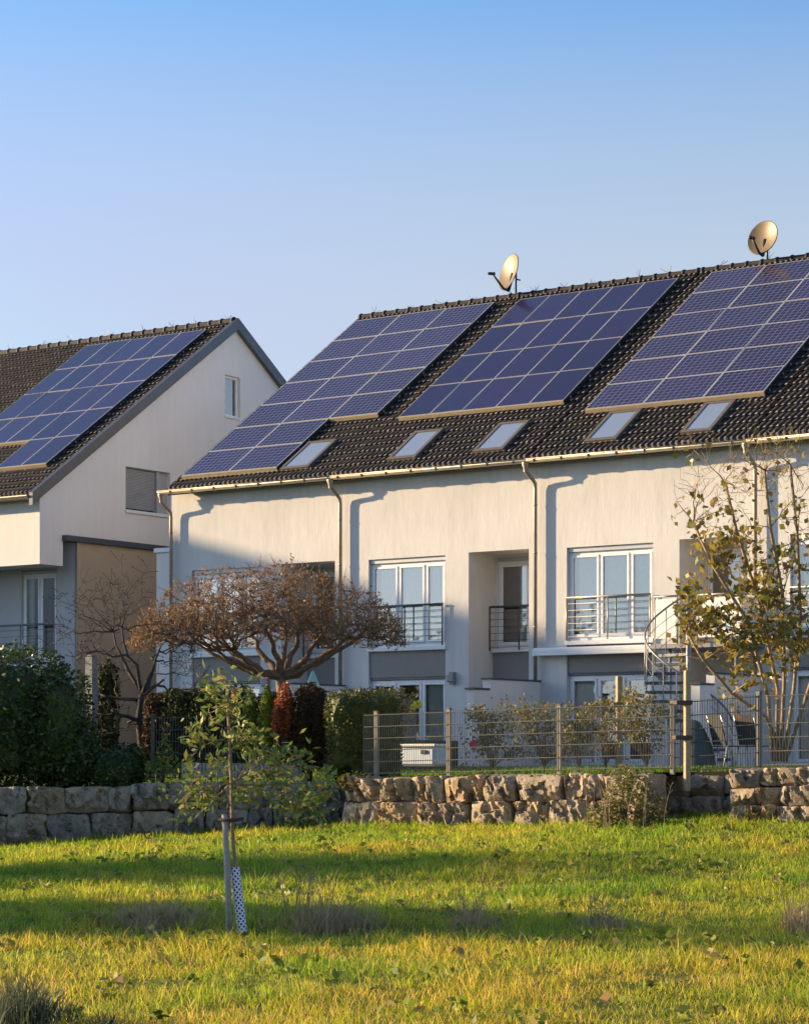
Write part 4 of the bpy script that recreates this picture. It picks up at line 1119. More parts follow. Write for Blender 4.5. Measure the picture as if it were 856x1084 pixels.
# ------------------------------------------------------------------ trees and shrubs
def umbrella_tree():
    base = at(300, 806, 47.5); base.z = E-.25
    root = empty('umbrella_tree', base, 0, 'wide umbrella shaped tree with brown autumn leaves in front of the left terraced house', 'tree')
    sc = 47.5/F
    def L(px, py, dy=0.0): return Vector(((px-300)*sc, dy, (HY-py)*sc+.25))
    trunk = [(0, 0, -.2), (.02, 0, .7), L(301, 745), L(298, 728), L(297, 717)]
    prim = [L(232, 690, -.3), L(205, 680, .2), L(262, 668, .5), L(285, 655, -.6), L(318, 660, .4), L(345, 668, -.4), L(385, 668, .1), L(250, 690, -.9), L(345, 690, .9), L(300, 670, 1.0), L(370, 676, -.8), L(222, 672, .9)]
    def dome(n, lo, hi, zlo=.0):
        o = []
        while len(o) < n:
            x = random.uniform(-1, 1); y = random.uniform(-1, 1)
            if x*x+y*y > 1: continue
            zt = math.sqrt(max(0, 1-x*x-y*y))
            q = random.uniform(lo, hi)
            px = 284+148*x; top = 684-(82+16*noise.noise(Vector((x*3, y*3, 0))))*zt**1.15
            bot = 690 - 12*(1-abs(x)) + 6*noise.noise(Vector((x*4, y*4, 4)))
            py = bot+(top-bot)*q
            o.append(L(px, py, y*2.1))
        return o
    mb, tips = branchy(trunk, .15, [(prim, .085, 6), (dome(70, .35, .8), .036, 5), (dome(420, .40, .95), .016, 4), (dome(2000, .15, 1.08), .009, 3)], wob=.20, rmin=.0055)
    mb.build('trunk', M['bark'], root)
    P = []; tw = MB()
    for (p, d) in tips:
        for k in range(3):
            q = p + Vector((random.gauss(0, .09), random.gauss(0, .09), abs(random.gauss(.04, .09))))
            tw.tube([p, q], [.006, .004], 3, cap=False)
            w = 1 if random.random() < (1.0 if q.x < .8 else .6) else 0
            for j in range(w): P.append(tuple(p.lerp(q, random.random()) + Vector((random.gauss(0, .03),)*3)))
    tw.build('twigs', M['barkrust'], root)
    leaf_object('foliage', P, .07, M['brownleaf'], root, aspect=.55, flat=.1, down=.2)
umbrella_tree()

def bare_tree():
    Y = 46.0; base = at(150, 806, Y); base.z = E-.35; sc = Y/F
    root = empty('bare_tree', base, 0, 'small bare tree with dark knobbly branches in front of the tan wall', 'tree')
    def L(px, py, dy=0.0): return Vector(((px-150)*sc, dy, (HY-py)*sc+.35))
    trunk = [L(150, 825), L(150, 790), L(147, 762), L(149, 742), L(150, 735)]
    prim = [L(125, 690, .2), L(130, 664, -.2), L(118, 668, .3), L(170, 690, -.3), L(140, 700, .5), L(160, 712, .4), L(175, 720, -.3), L(120, 752, -.3), L(105, 735, .2)]
    sec = [L(141, 622, -.2), L(98, 640), L(75, 640, .2), L(70, 672, -.1), L(88, 655, .4), L(110, 638), L(135, 650, .2), L(84, 690, .3), L(92, 705), L(128, 640, .4), L(185, 700), L(190, 680, .2), L(178, 672), L(165, 660, .3), L(105, 690, -.4), L(160, 685, .1), L(195, 715, .3), L(112, 775), L(98, 760), L(85, 770, .2), L(130, 770, .3), L(205, 690, -.2), L(210, 730, .4), L(120, 720, .3)]
    ter = [p+Vector((random.gauss(0, .22), random.gauss(0, .25), random.gauss(.1, .2))) for p in sec for _ in range(8)]
    qua = [p+Vector((random.gauss(0, .12), random.gauss(0, .12), random.gauss(.05, .12))) for p in ter for _ in range(4)]
    mb, tips = branchy(trunk, .085, [(prim, .05, 5), (sec, .026, 5), (ter, .013, 3), (qua, .008, 2)], wob=.18, rmin=.005, up=.1)
    for (p, d) in tips: mb.tube([p, p+d*.03], [.011, .006], 4)
    mb.build('trunk', M['barkdark'], root)
bare_tree()

def right_tree():
    Y = 40.0; base = at(822, 806, Y); base.z = E-.12; sc = Y/F
    root = empty('yellowing_tree', base, 0, 'slender multi stemmed tree with sparse yellowing leaves at the right edge', 'tree')
    def L(px, py, dy=0.0): return Vector(((px-822)*sc, dy, (HY-py)*sc+.12))
    stems = MB(); tips_all = []; twall = MB()
    heads = [(L(818, 806), L(812, 740, -.1), L(790, 660, -.2), L(752, 600, -.3), L(732, 555, -.2)),
             (L(822, 806, .05), L(824, 730, .1), L(806, 640, .2), L(780, 560, .1), L(768, 510, .1)),
             (L(826, 806), L(830, 720, 0), L(826, 630, -.2), L(812, 560, -.3), L(806, 500, -.3)),
             (L(829, 806), L(842, 730, .2), L(850, 650, .3), L(846, 570, .2), L(838, 490, .2)),
             (L(832, 806, .1), L(860, 720, .1), L(885, 640, 0), L(895, 560, .2), L(890, 500, 0)),
             (L(824, 790, -.1), L(808, 760, -.3), L(770, 735, -.5), L(740, 700, -.5), L(722, 668, -.4))]
    for hi, h in enumerate(heads):
        sub = []
        for i in range(13):
            w = random.uniform(.2, 1) if i < 9 else random.uniform(.75, 1); k = min(3, int(w*4)); p = Vector(h[k]).lerp(h[k+1], w*4-k)
            sub.append(p + Vector((random.gauss(0, .30), random.gauss(0, .3), random.uniform(.25, .8))))
        ter = [p+Vector((random.gauss(0, .2), random.gauss(0, .2), random.uniform(-.3, .3))) for p in sub for _ in range(4)]
        fine = [p+Vector((random.gauss(0, .14), random.gauss(0, .14), random.uniform(-.05, .42))) for p in ter for _ in range(4)]
        sub, ter, fine = ([p for p in q if p.x > -1.75] for q in (sub, ter, fine))
        mb, tips = branchy(list(h), .036, [(sub, .013, 5), (ter, .008, 4), (fine, .005, 3)], wob=.1, rmin=.0035, up=-.1)
        b = len(stems.v); stems.v += mb.v; stems.f += [tuple(b+i for i in f) for f in mb.f]; stems.m += mb.m; stems.sm += mb.sm
        tips_all += tips
        tips_all += [(Vector(p), Vector((0, 0, 1))) for p in sub+ter]
    stems.build('stems', M['barkgold'], root)
    P = []
    for (p, d) in tips_all:
        # the crown's top is nearly bare
        keep = 1 - sst(2.6, 4.9, p.z)*.93
        for k in range(6):
            if random.random() < keep*.5: P.append((p.x+random.gauss(0, .07), p.y+random.gauss(0, .07), p.z-abs(random.gauss(0, .07))))
    leaf_object('foliage', P, .134, M['pear'], root, aspect=.66, flat=.0, down=.6, bend=.5)
right_tree()

def sapling():
    Y = 23.0; base = at(250, 990, Y); base.z = gz(base.x, base.y); sc = Y/F
    root = empty('young_fruit_tree', base, 0, 'young green leafed sapling tied to a stake on the meadow', 'tree')
    def L(px, py, dy=0.0): return Vector(((px-255)*sc+.045, dy, (990-py)*sc))
    trunk = [L(257, 992), L(250, 930), L(246, 880), L(245, 830), L(243, 780), L(241, 745), L(240, 728)]
    prim = [L(212, 790, .1), L(205, 835, -.2), L(222, 755, .1), L(258, 785, -.2), L(285, 798, .2), L(310, 806, -.1), L(325, 830, .1), L(232, 735), L(218, 850, .2), L(300, 830, .2), L(270, 800, .3), L(338, 852, 0), L(240, 724)]
    sec = [p+Vector((random.gauss(0, .12), random.gauss(0, .14), random.gauss(0, .12))) for p in prim for _ in range(6)]
    sec += [L(203+random.random()*75, 772+random.random()*78, random.gauss(0, .2)) for _ in range(40)]
    sec += [L(225+random.random()*30, 730+random.random()*40, random.gauss(0, .12)) for _ in range(8)]
    sec += [L(280+random.random()*65, 800+random.random()*62, random.gauss(0, .2)) for _ in range(22)]
    mb, tips = branchy(trunk, .02, [(prim, .010, 5), (sec, .006, 4)], wob=.12, rmin=.003, up=.1, sides=6)
    mb.build('trunk', M['barkgold'], root)
    P = []
    for (p, d) in tips:
        for k in range(9): P.append(tuple(p+Vector((random.gauss(0, .055), random.gauss(0, .055), random.gauss(0, .055)))))
    leaf_object('foliage', P, .094, M['apple'], root, aspect=.42, flat=.2, down=.25, bend=.5)
    st = empty('tree_stake', at(243, 990, Y-.05), 0, 'round grey wooden stake holding the sapling', 'stake'); st.location.z = gz(st.location.x, st.location.y)
    m = MB(); m.tube([(.0, 0, -.1), (-.02, 0, .6), (-.05, 0, 1.17)], [.030, .030, .028], 12); m.build('pole', M['woodgrey'], st)
    m = MB(); m.tube([(-.09, -.03, 1.12), (.07, -.02, 1.12), (.12, .05, 1.13), (.05, .08, 1.12), (-.08, .05, 1.12), (-.09, -.03, 1.12)], .018, 6); m.build('tie', M['tie'], st)
    gd = empty('tree_guard', at(257, 989, Y), 0, 'white spiral tree guard with dark blue dots around the sapling stem', 'tree guard'); gd.location.z = gz(gd.location.x, gd.location.y)
    gd.rotation_euler = (0, R(-7), 0)
    m = MB(); m.tube([(0, 0, 0.02), (0, 0, .33), (0, 0, .66)], .048, 20, cap=False); m.build('tube', M['guard'], gd)
sapling()

# hedges and shrubs: (name, label, category, px centre, py top, py bottom, px half width, Y, depth, material, leaf, n, kw)
def shrub(name, label, cat, px, ytop, ybot, hw, Y, dep, mt, leaf, n, boxy=.0, group=None, amp=.2, freq=1.4, core_=.8, aspect=.5, pieces=None, stem='barkdark', part='foliage', seed=None, **k):
    base = at(px, ybot, Y); sc = Y/F
    root = empty(name, base, 0, label, cat, group)
    h = (ybot-ytop)*sc; w = hw*sc
    blobs = pieces(w, h) if pieces else [((0, 0, h*.5), (w, dep, h*.5))]
    bush(root, part, blobs, n, leaf, M[mt], amp=amp, freq=freq, boxy=boxy, corescale=core_, aspect=aspect, seed=seed if seed is not None else random.random()*40, **k)
    m = MB(); m.tube([(0, 0, -.25), (0, 0, h*.35)], [.05, .035], 7)
    m.build('stem', M[stem], root)
    return root
shrub('laurel_hedge', 'big dark glossy laurel hedge at the left edge above the grey wall', 'hedge', 22, 690, 838, 76, 44.2, .9, 'laurel', .10, 17000, .35, amp=.28, freq=.9, core_=.72,
      pieces=lambda w, h: [((-.25*w, 0, h*.5), (w*.85, .95, h*.5)), ((.5*w, .1, h*.42), (w*.5, .8, h*.44)), ((.75*w, 0, h*.25), (w*.42, .7, h*.28)), ((-.8*w, .1, h*.45), (w*.6, .9, h*.46))])
shrub('columnar_conifer', 'dark column conifer just behind the granite pillar', 'conifer', 113, 695, 815, 13, 47.0, .35, 'thuja', .10, 1500, .2)
LOWU = dict(amp=.25, freq=2)
shrub('ground_cover_shrub', 'low dark shrub spilling over the grey wall right of the laurel', 'shrub', 122, 796, 840, 26, 43.7, .4, 'laurel', .09, 1300, .2, **LOWU)
TH_ = [(167, 735, 15, 'thujabrown', 'browned dark conifer at the left end of the clipped row'), (191, 729, 21, 'thuja', 'dark clipped conifer second from the left in the row'), (222, 728, 22, 'thuja', 'dark clipped conifer behind the top of the sapling'), (253, 730, 19, 'thuja', 'dark clipped conifer left of the two fresh green ones'), (288, 735, 26, 'thuja', 'dark clipped conifer behind the red shrub')]
for (px, yt, hw, mt, lb) in TH_:
    shrub('clipped_conifer', lb, 'conifer', px, yt, 812, hw, 45.5-(px-166)*.008, .42, mt, .085, 2600, .6, 'clipped conifers below the umbrella tree', amp=.12, freq=2.2, shell=.86, corescale=.86) if False else \
    shrub('clipped_conifer', lb, 'conifer', px, yt, 812, hw, 45.5-(px-166)*.008, .42, mt, .085, 2600, .6, 'clipped conifers below the umbrella tree', amp=.12, freq=2.2)
cone = lambda w, h: [((0, 0, h*.36), (w, w, h*.37)), ((0, 0, h*.62), (w*.68, w*.68, h*.30)), ((0, 0, h*.82), (w*.36, w*.36, h*.19))]
shrub('small_conifer', 'small fresh green conifer, narrower of the pair left of the red shrub', 'conifer', 264, 727, 790, 8, 43.6, .15, 'conifer', .06, 1300, 0, 'fresh green conifers', pieces=cone, amp=.1)
shrub('small_conifer', 'small fresh green conifer touching the red shrub', 'conifer', 283, 725, 795, 11, 43.4, .2, 'conifer', .06, 1900, 0, 'fresh green conifers', pieces=cone, amp=.1)
shrub('red_shrub', 'bright red autumn shrub between the green conifer and the browned conifer', 'shrub', 300, 723, 785, 14, 43.2, .22, 'red', .07, 1500, 0, amp=.4, freq=3, core_=.6,
      pieces=lambda w, h: [((.1*w, 0, h*.75), (w*.55, .2, h*.26)), ((-.3*w, 0, h*.45), (w*.6, .22, h*.3)), ((-.55*w, 0, h*.2), (w*.5, .2, h*.2)), ((.3*w, 0, h*.4), (w*.5, .2, h*.35))])
shrub('red_shrub', 'small red tuft behind the sapling top', 'shrub', 249, 728, 760, 5, 43.0, .12, 'red', .07, 260, 0, amp=.3, core_=.6)
shrub('clipped_conifer', 'rounded browned conifer right of the red shrub', 'conifer', 328, 725, 815, 19, 43.4, .42, 'thujabrown', .08, 3000, .5, 'clipped conifers below the umbrella tree', amp=.12, freq=2)
shrub('box_hedge', 'clipped box hedge with a yellowish sunlit top left of the mesh fence', 'hedge', 385, 731, 826, 40, 42.6, .55, 'box', .06, 7500, .8, amp=.07, freq=2.4, core_=.86)
shrub('garden_shrub', 'dark leafy shrub at the foot of the bare tree', 'shrub', 136, 786, 836, 25, 44.4, .5, 'laurel', .09, 1500, 0, amp=.4, freq=1.8, core_=.6)
lo = lambda w, h: [((-.4*w, 0, h*.3), (w*.5, .2, h*.3)), ((.1*w, 0, h*.6), (w*.4, .2, h*.42)), ((.5*w, 0, h*.35), (w*.5, .2, h*.35))]
shrub('leafy_shrub', 'small leafy green shrub hanging over the grey wall left of the sapling', 'shrub', 172, 778, 834, 20, 43.3, .25, 'apple', .085, 420, 0, pieces=lo, amp=.3, core_=0)
shrub('leafy_shrub', 'low green shrub at the corner of the grey and the sunlit wall', 'shrub', 318, 835, 880, 26, 41.8, .3, 'apple', .08, 420, 0, pieces=lo, amp=.3, core_=0)
shrub('trailing_plant', 'yellow green trailing plant on the left corner of the sandstone wall', 'plant', 376, 818, 838, 20, 41.3, .2, 'pear', .07, 260, 0, amp=.3, core_=0)
shrub('trailing_plant', 'yellow leaved sprig growing out of the right stone wall', 'plant', 805, 853, 868, 17, 36.4, .12, 'pear', .07, 110, 0, amp=.3, core_=0)
dry3 = lambda w, h: [((-.5*w, 0, h*.25), (w*.5, .25, h*.3)), ((-.15*w, 0, h*.55), (w*.35, .25, h*.36)), ((.3*w, 0, h*.62), (w*.42, .3, h*.38)), ((.1*w, -.1, h*.22), (w*.8, .35, h*.24)), ((.72*w, 0, h*.3), (w*.36, .25, h*.32)), ((0, .1, h*.85), (w*.22, .2, h*.2))]
shrub('dry_shrub', 'dry brown and olive shrub growing over the end of the sandstone wall', 'shrub', 660, 812, 886, 46, 37.2, .35, 'twiggy', .07, 3000, 0, pieces=dry3, amp=.6, freq=3.0, core_=0, shell=.45)

def rose(px, ytop, ybot, hw, Y, label, flowers=(), n=26):
    base = at(px, ybot, Y); sc = Y/F; h = (ybot-ytop)*sc; w = hw*sc
    root = empty('rose_bush', base, 0, label, 'rose bush', 'rose bushes along the fence')
    sec = [Vector((random.uniform(-1, 1)*w, random.gauss(0, .15), h*random.uniform(.25, 1)**.8)) for _ in range(n)]
    ter = [p+Vector((random.gauss(0, .09), random.gauss(0, .09), random.gauss(0, .1))) for p in sec for _ in range(4)]
    mb, tips = branchy([(0, 0, -.1), (0, 0, .05), (.02, 0, .18)], .02, [(sec, .009, 5), (ter, .005, 3)], wob=.1, rmin=.003, up=-.1)
    mb.build('stems', M['barkgold'], root)
    P = [tuple(p+Vector((random.gauss(0, .06), random.gauss(0, .06), random.gauss(0, .06)))) for (p, d) in tips for _ in range(11)]
    leaf_object('foliage', P, .065, M['rose'], root, aspect=.6, flat=.1)
    for (fx, fy, mt, s) in flowers:
        m = MB(); c = Vector(((fx-px)*sc, -.2, (ybot-fy)*sc))
        for j in range(12):
            a = random.random()*6.28; d = Vector((math.cos(a), -.6+random.random()*.4, math.sin(a)))*s*.5
            core(m, c+d, (s*.5, s*.4, s*.5), j, .2, 3, 1, 0, 1)
        m.build('blossom', M[mt], root)
rose(412, 738, 806, 22, 44.5, 'dark bush with yellow blossoms in front of the terrace window', ((442, 746, 'yellow', .10), (437, 749, 'yellow', .07)), 22)
rose(520, 750, 824, 26, 42.0, 'rose bush with a pink blossom behind the long fence', ((501, 788, 'pink', .08),), 32)
rose(575, 750, 822, 22, 41.5, 'rose bush left of the middle fence post', (), 30)
rose(612, 755, 822, 16, 41.0, 'low rose bush right of the middle fence post', (), 20)
rose(640, 745, 822, 14, 41.8, 'rose bush beside the wooden post', (), 20)
rose(683, 736, 822, 24, 40.6, 'tall rose bush with red tinged leaves between the two wooden posts', (), 34)

# ------------------------------------------------------------------ grasses
def blades(P, hgt, wid, lean, m, name, parent=None, kind=None, sun=None):
    n = len(P); P = np.asarray(P, float)
    a = rng.uniform(0, 2*np.pi, n); h = hgt*rng.uniform(.5, 1.35, n); w = wid*rng.uniform(.7, 1.3, n)
    side = np.stack([np.cos(a), np.sin(a), np.zeros(n)], 1)
    l = rng.normal(size=(n, 2))*lean
    dr = np.concatenate([l, np.ones((n, 1))], 1); dr /= np.linalg.norm(dr, axis=1)[:, None]
    V = np.empty((n, 5, 3))
    V[:, 0] = P - side*w[:, None]*.5; V[:, 1] = P + side*w[:, None]*.5
    mid = P + dr*h[:, None]*.55
    V[:, 2] = mid + side*w[:, None]*.36; V[:, 3] = mid - side*w[:, None]*.36
    tip = P + dr*h[:, None]; tip[:, :2] += l*h[:, None]*.6; tip[:, 2] -= (np.abs(l).sum(1)*h*.25)
    V[:, 4] = tip
    i = np.arange(n)*5
    q = np.stack([i, i+1, i+2, i+3], 1); t = np.stack([i+3, i+2, i+4], 1)
    me = bpy.data.meshes.new(name); Vf = np.ascontiguousarray(V.reshape(-1, 3), dtype=np.float32)
    me.vertices.add(n*5); me.vertices.foreach_set('co', Vf.ravel())
    loops = np.concatenate([q, t], 1).astype(np.int32).ravel(); me.loops.add(n*7); me.loops.foreach_set('vertex_index', loops)
    me.polygons.add(n*2); st = (np.arange(n)*7); ls = np.stack([st, st+4], 1).astype(np.int32).ravel(); me.polygons.foreach_set('loop_start', ls)
    me.materials.append(m); me.update(calc_edges=True); me.validate()
    o = bpy.data.objects.new(name, me); COL.objects.link(o)
    if parent is not None: o.parent = parent
    if kind: o['kind'] = kind
    return o
def turf():
    P = []; hs = []; ws = []
    n = 340000
    Y = 14.0 + (50-14.0)*rng.random(n)**1.0
    X = (rng.random(n)*2-1)*(Y*.172+2.2)
    u0, t0 = (X-P0.x)*D.x+(Y-P0.y)*D.y, (X-P0.x)*G.x+(Y-P0.y)*G.y
    lim = np.where(u0 < 15.2, -11.8, np.where(u0 < 21.5, -12.9, np.where(u0 < 23, -11.6, -13.1)))
    keep = np.where(u0 < 15.2, Y < YL+.05, t0 < lim)
    X, Y = X[keep], Y[keep]
    pts = []; hh = np.empty(len(X))
    for i in range(len(X)):
        x, y = float(X[i]), float(Y[i])
        pts.append((x, y, gz(x, y)-.005))
        hh[i] = .10*(1+.9*noise.noise(Vector((x*.9, y*.9, 1)))+1.3*noise.noise(Vector((x*3.1, y*3.1, 7))))+.03*random.random()**6
    blades(pts, np.maximum(.03, hh), (.0050+.00030*np.clip(Y-14, 0, 40)), .62, M['grass'], 'grass', None, 'stuff')
    P = []
    for i in range(26000):
        u = random.uniform(8, 27); t = random.uniform(-12.7 if (15.4 < u < 21.4 or u > 23.1) else -11.5, -3.2)
        v = H(u, t, garden_h(u, t)); P.append(tuple(v))
    blades(P, .07, .016, .35, M['grassgreen'], 'lawn_grass', None, 'stuff')
turf()
def herbs():
    P = []; 
    for i in range(520):
        Y = random.uniform(15, 41); X = random.uniform(-1, 1)*(Y*.172+1.5)
        if noise.noise(Vector((X*.5, Y*.5, 11))) < -.1: continue
        z = gz(X, Y); sz = random.uniform(.05, .14)
        for k in range(random.randint(5, 11)):
            a = random.random()*6.28; d = random.uniform(.2, 1)*sz
            P.append((X+math.cos(a)*d, Y+math.sin(a)*d, z+.03+random.random()*.09))
    P = [p for p in P if not (ut(Vector(p))[0] > 15 and ut(Vector(p))[1] > -13.3)]
    o = leaf_object('meadow_herbs', P, .10, M['herb'], None, aspect=.55, flat=.3, bend=.5); o['kind'] = 'stuff'
herbs()
def clump(name, px, ybase, Y, hw, hgt, n, mt, label, lean=.35, wid=.012, cat='grass clump', group=None, dep=.25):
    b = at(px, ybase, Y); b.z = gz(b.x, b.y)
    root = empty(name, b, 0, label, cat, group)
    w = hw*Y/F; P = []
    for i in range(n):
        x = random.gauss(0, .5)*w; y = random.gauss(0, dep)
        P.append((x, y, gz(b.x+x, b.y+y)-b.z-.01))
    hs = np.array([hgt*(1.05-.5*min(1, abs(p[0])/w)) for p in P])
    blades(P, hs, wid, lean, M[mt], 'blades', root)
    return root
def stalks(px, ybase, Y, hgt, n, spread, label):
    b = at(px, ybase, Y); b.z = gz(b.x, b.y)
    root = empty('dry_weed', b, 0, label, 'weed', 'dry weeds in the meadow')
    m = MB()
    for i in range(n):
        x, y = random.gauss(0, spread*.4), random.gauss(0, .1); h = hgt*random.uniform(.45, 1); l = Vector((random.gauss(0, .16), random.gauss(0, .16), 1))
        p = [Vector((x, y, 0))+Vector((l.x*w*w, l.y*w*w, w))*h for w in (0, .35, .7, 1)]
        m.tube(p, [.0045, .004, .003, .002], 3, cap=False)
        for k in range(5):
            w = random.uniform(.45, 1); q = Vector((x, y, 0))+Vector((l.x*w*w, l.y*w*w, w))*h
            m.tube([q, q+Vector((random.gauss(0, .06), random.gauss(0, .06), random.uniform(.02, .09)))], [.003, .002], 3, cap=False)
    m.build('stems', M['drystem'], root)
M['drystem'] = simple('dry_stem', (.34, .25, .15), .8)
clump('hay_clump', 165, 978, 24.0, 62, .27, 1300, 'dry', 'low brown dry hay clump left of the sapling', .6, .010, group='dry clumps in the meadow', dep=.35)
clump('hay_clump', 350, 985, 23.6, 52, .32, 1100, 'dry', 'brown dry hay clump right of the dotted tree guard', .55, .010, group='dry clumps in the meadow', dep=.35)
clump('hay_clump', 500, 990, 23.2, 26, .28, 500, 'dry', 'small brown weed clump below the middle of the sandstone wall', .4, .009, group='dry clumps in the meadow')
clump('hay_clump', 640, 988, 23.2, 36, .20, 500, 'dry', 'thin dry clump with upright stalks, right of the middle', .45, .009, group='dry clumps in the meadow')
clump('hay_clump', 848, 985, 23.2, 24, .32, 420, 'dry', 'dry clump with long stalks at the right edge', .4, .009, group='dry clumps in the meadow')
stalks(318, 982, 23.6, .75, 22, .45, 'tall pale dry stalks standing in the brown clump right of the guard')
stalks(497, 990, 23.2, .40, 9, .2, 'short dry weed stalks at the bottom middle')
stalks(634, 988, 23.2, .55, 10, .3, 'thin upright dry weed with one tall stalk right of the middle')
stalks(848, 988, 23.0, .62, 8, .3, 'long leaning dry stalks at the right edge')
stalks(660, 890, 36.5, .9, 16, .6, 'dry stalks in front of the olive brown shrub')
clump('sedge_tuft', 22, 1092, 15.4, 50, .36, 900, 'sedge', 'dark grey green sedge tuft in the bottom left corner', .3, .009, dep=.22)
clump('sedge_tuft', 110, 1092, 15.2, 26, .18, 160, 'sedge', 'thin low sedge tuft along the bottom edge', .4, .009)

# ------------------------------------------------------------------ off-frame trees whose shade crosses the meadow and the house fronts
AZ = R(16.5); EL = R(13.5)
LH = Vector((math.cos(AZ), -math.sin(AZ), 0))
def shade_tree(pos, w, h, label, lift=0.0, n=1600, dep=None):
    root = empty('broad_tree', pos, 0, label, 'tree', 'broad trees left of the photo')
    bl_ = [((0, 0, lift+(h-lift)*.5), (w, dep or w, (h-lift)*.5))]
    bush(root, 'crown', bl_, n, .34, M['casterleaf'], amp=.38, freq=.9, corescale=.72, seed=random.random()*30, boxy=.15)
    m = MB(); m.tube([(0, 0, -.3), (0, 0, h*.5)], [.22, .12], 9); m.build('trunk', M['bark'], root)
def meadow_caster(x0, y0, back, w, h, label, **k):
    p = Vector((x0, y0, 0)) - LH*back; p.z = gz(p.x, p.y) if p.y < 47 else E-.3
    shade_tree(p, w, h, label, **k)
meadow_caster(-4.5, 32.6, 14, 3.0, 6.0, 'tall broad green tree outside the left edge, farther one')
meadow_caster(-4.2, 24.8, 17, 2.4, 6.7, 'tall broad green tree outside the left edge, nearer one')

def shade_house(u, t, label):
    """neighbouring house outside the frame, ridge towards the row; its shade lies on the lower fronts"""
    root = empty('gabled_house', H(u, t, -.2), -TH, label, 'house')
    w, l, ze, zr = 6.2, 8.7, 8.8, 13.7
    m = MB(); vs = [(-w, 0, -.5), (w, 0, -.5), (w, 0, ze), (0, 0, zr-.1), (-w, 0, ze)]; vs += [(x, l, z) for x, y, z in vs]
    m.add(vs, [(0, 1, 2, 3, 4), (9, 8, 7, 6, 5), (1, 6, 7, 2), (5, 0, 4, 9)]); m.build('wall', M['plaster2'], root)
    m = MB(); m.add([(-w-.4, -.3, ze-.35), (0, -.3, zr), (w+.4, -.3, ze-.35), (-w-.4, l+.3, ze-.35), (0, l+.3, zr), (w+.4, l+.3, ze-.35)], [(0, 1, 4, 3), (1, 2, 5, 4)])
    m.build('roof', M['tile'], root)
    m = MB(); m.add([(-3.5, l+.01, -.5), (3.5, l+.01, -.5), (3.5, l+.01, 9.4), (0, l+.01, 11.3), (-3.5, l+.01, 9.4)]+[(x, l+6, z) for x, z in ((-3.5, -.5), (3.5, -.5), (3.5, 9.4), (0, 11.3), (-3.5, 9.4))],
        [(0, 1, 2, 3, 4), (9, 8, 7, 6, 5), (1, 6, 7, 2), (5, 0, 4, 9), (2, 7, 8, 3), (3, 8, 9, 4)]); m.build('wing', M['plaster2'], root)  # unseen lower wing, added to shade the recess of the left house
    for x in (-3.4, -.6, 2.2):
        for z in (.9, 3.7, 6.3):
            m = MB(); m.bbox(x, x+1.3, -.04, -.002, z, z+1.4, .01); wn = m.build('window', M['white'], root)
            m = MB(); m.add([(x+.1, -.045, z+.1), (x+1.2, -.045, z+.1), (x+1.2, -.045, z+1.3), (x+.1, -.045, z+1.3)], [(0, 1, 2, 3)]); m.build('pane', M['rwglass'], wn)
shade_house(-30, -18.5, 'white gabled neighbouring house outside the left edge of the photo')

for (x_, y_, w_, h_, lb) in ((-46, 38, 3.2, 7.5, 'round tree far outside the left edge, reflected in the windows'), (-55, 31, 4.0, 9.5, 'taller round tree far outside the left edge, reflected in the windows')):
    shade_tree(Vector((x_, y_, gz(x_, y_))), w_, h_, lb, lift=1.6)

# ------------------------------------------------------------------ light, sky, camera
sun_vec = Vector((LH.x*math.cos(EL), LH.y*math.cos(EL), -math.sin(EL)))
sd = bpy.data.lights.new('sun', 'SUN'); sd.energy = 4.5; sd.angle = R(.8); sd.color = (1.0, .74, .44)
so = bpy.data.objects.new('sun', sd); COL.objects.link(so); so.location = (-40, 60, 40)
so.rotation_euler = sun_vec.to_track_quat('-Z', 'Y').to_euler()
w = bpy.data.worlds.new('World'); scene.world = w; w.use_nodes = True
nt = w.node_tree; nt.nodes.clear()
out = nt.nodes.new('ShaderNodeOutputWorld'); bg = nt.nodes.new('ShaderNodeBackground'); sky = nt.nodes.new('ShaderNodeTexSky')
sky.sky_type = 'NISHITA'; sky.sun_disc = False; sky.sun_elevation = EL
sky.sun_rotation = math.atan2(-LH.x, -LH.y)
sky.air_density = 1.0; sky.dust_density = 1.2; sky.ozone_density = 4.2; sky.altitude = 200
bg.inputs['Strength'].default_value = .102
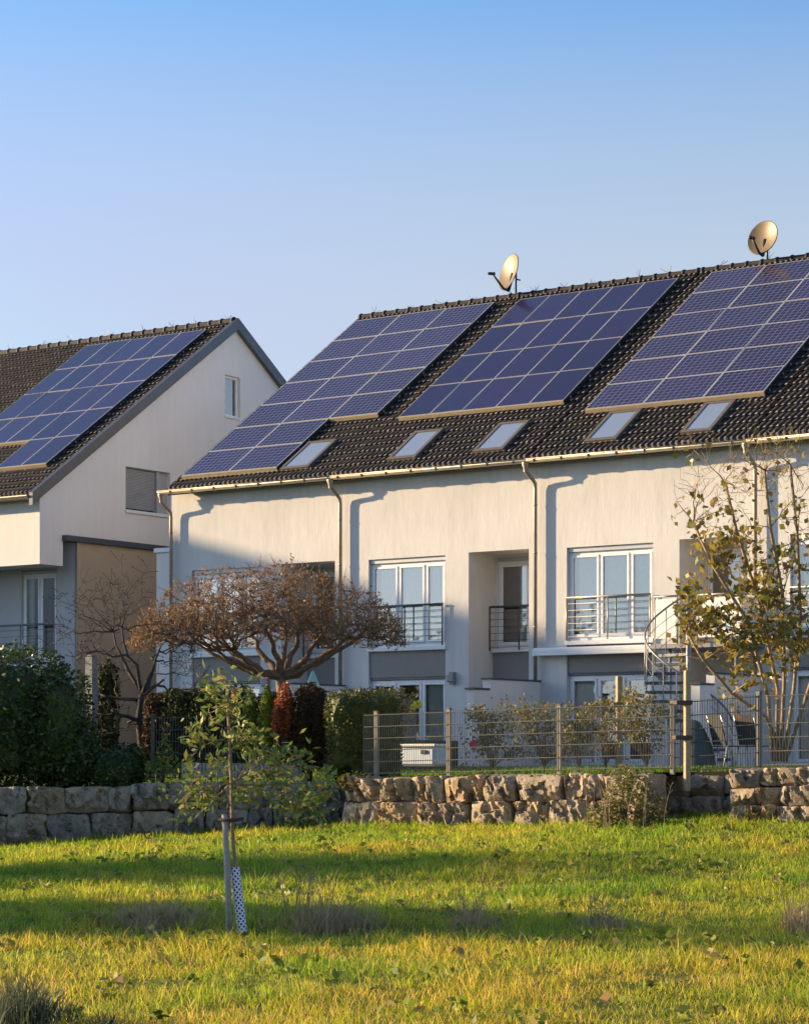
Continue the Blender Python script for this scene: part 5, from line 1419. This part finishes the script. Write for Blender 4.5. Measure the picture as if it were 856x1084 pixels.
# pale band of autumn haze low in the sky (by elevation)
tc = nt.nodes.new('ShaderNodeTexCoord'); sx = nt.nodes.new('ShaderNodeSeparateXYZ'); nt.links.new(tc.outputs['Generated'], sx.inputs[0])
mr = nt.nodes.new('ShaderNodeMapRange'); nt.links.new(sx.outputs['Z'], mr.inputs['Value'])
for nm, val in (('From Min', .165), ('From Max', .305), ('To Min', 1.0), ('To Max', 0.0)): mr.inputs[nm].default_value = val
hz = nt.nodes.new('ShaderNodeMixRGB'); hz.blend_type = 'LIGHTEN'; hz.inputs[2].default_value = (2.05, 2.4, 2.85, 1)
bw = nt.nodes.new('ShaderNodeRGBToBW'); nt.links.new(sky.outputs[0], bw.inputs[0])
wh = nt.nodes.new('ShaderNodeMixRGB'); wh.blend_type = 'MULTIPLY'; wh.inputs[0].default_value = 1; wh.inputs[2].default_value = (.90, 1.0, 1.16, 1); nt.links.new(bw.outputs[0], wh.inputs[1])
ml = nt.nodes.new('ShaderNodeMath'); ml.operation = 'MULTIPLY'; ml.inputs[1].default_value = .72; nt.links.new(mr.outputs[0], ml.inputs[0])
ds = nt.nodes.new('ShaderNodeMixRGB'); nt.links.new(ml.outputs[0], ds.inputs[0]); nt.links.new(sky.outputs[0], ds.inputs[1]); nt.links.new(wh.outputs[0], ds.inputs[2])
nt.links.new(mr.outputs[0], hz.inputs[0]); nt.links.new(ds.outputs[0], hz.inputs[1])
nt.links.new(hz.outputs[0], bg.inputs[0]); nt.links.new(bg.outputs[0], out.inputs[0])

cam = bpy.data.cameras.new('camera'); co = bpy.data.objects.new('camera', cam); COL.objects.link(co)
co.location = (0, 0, E); co.rotation_euler = (R(90), 0, 0)
cam.sensor_fit = 'HORIZONTAL'; cam.sensor_width = 36.0; cam.lens = 36.0*F/856.0
cam.shift_y = (HY-542.0)/856.0; cam.clip_start = .1; cam.clip_end = 5000
scene.camera = co
vs = scene.view_settings; vs.view_transform = 'Standard'; vs.look = 'None'; vs.exposure = 1.42; vs.gamma = 1.0; vs.use_curve_mapping = False
scene.cycles.max_bounces = 8; scene.cycles.transparent_max_bounces = 16
scene.cycles.use_denoising = True
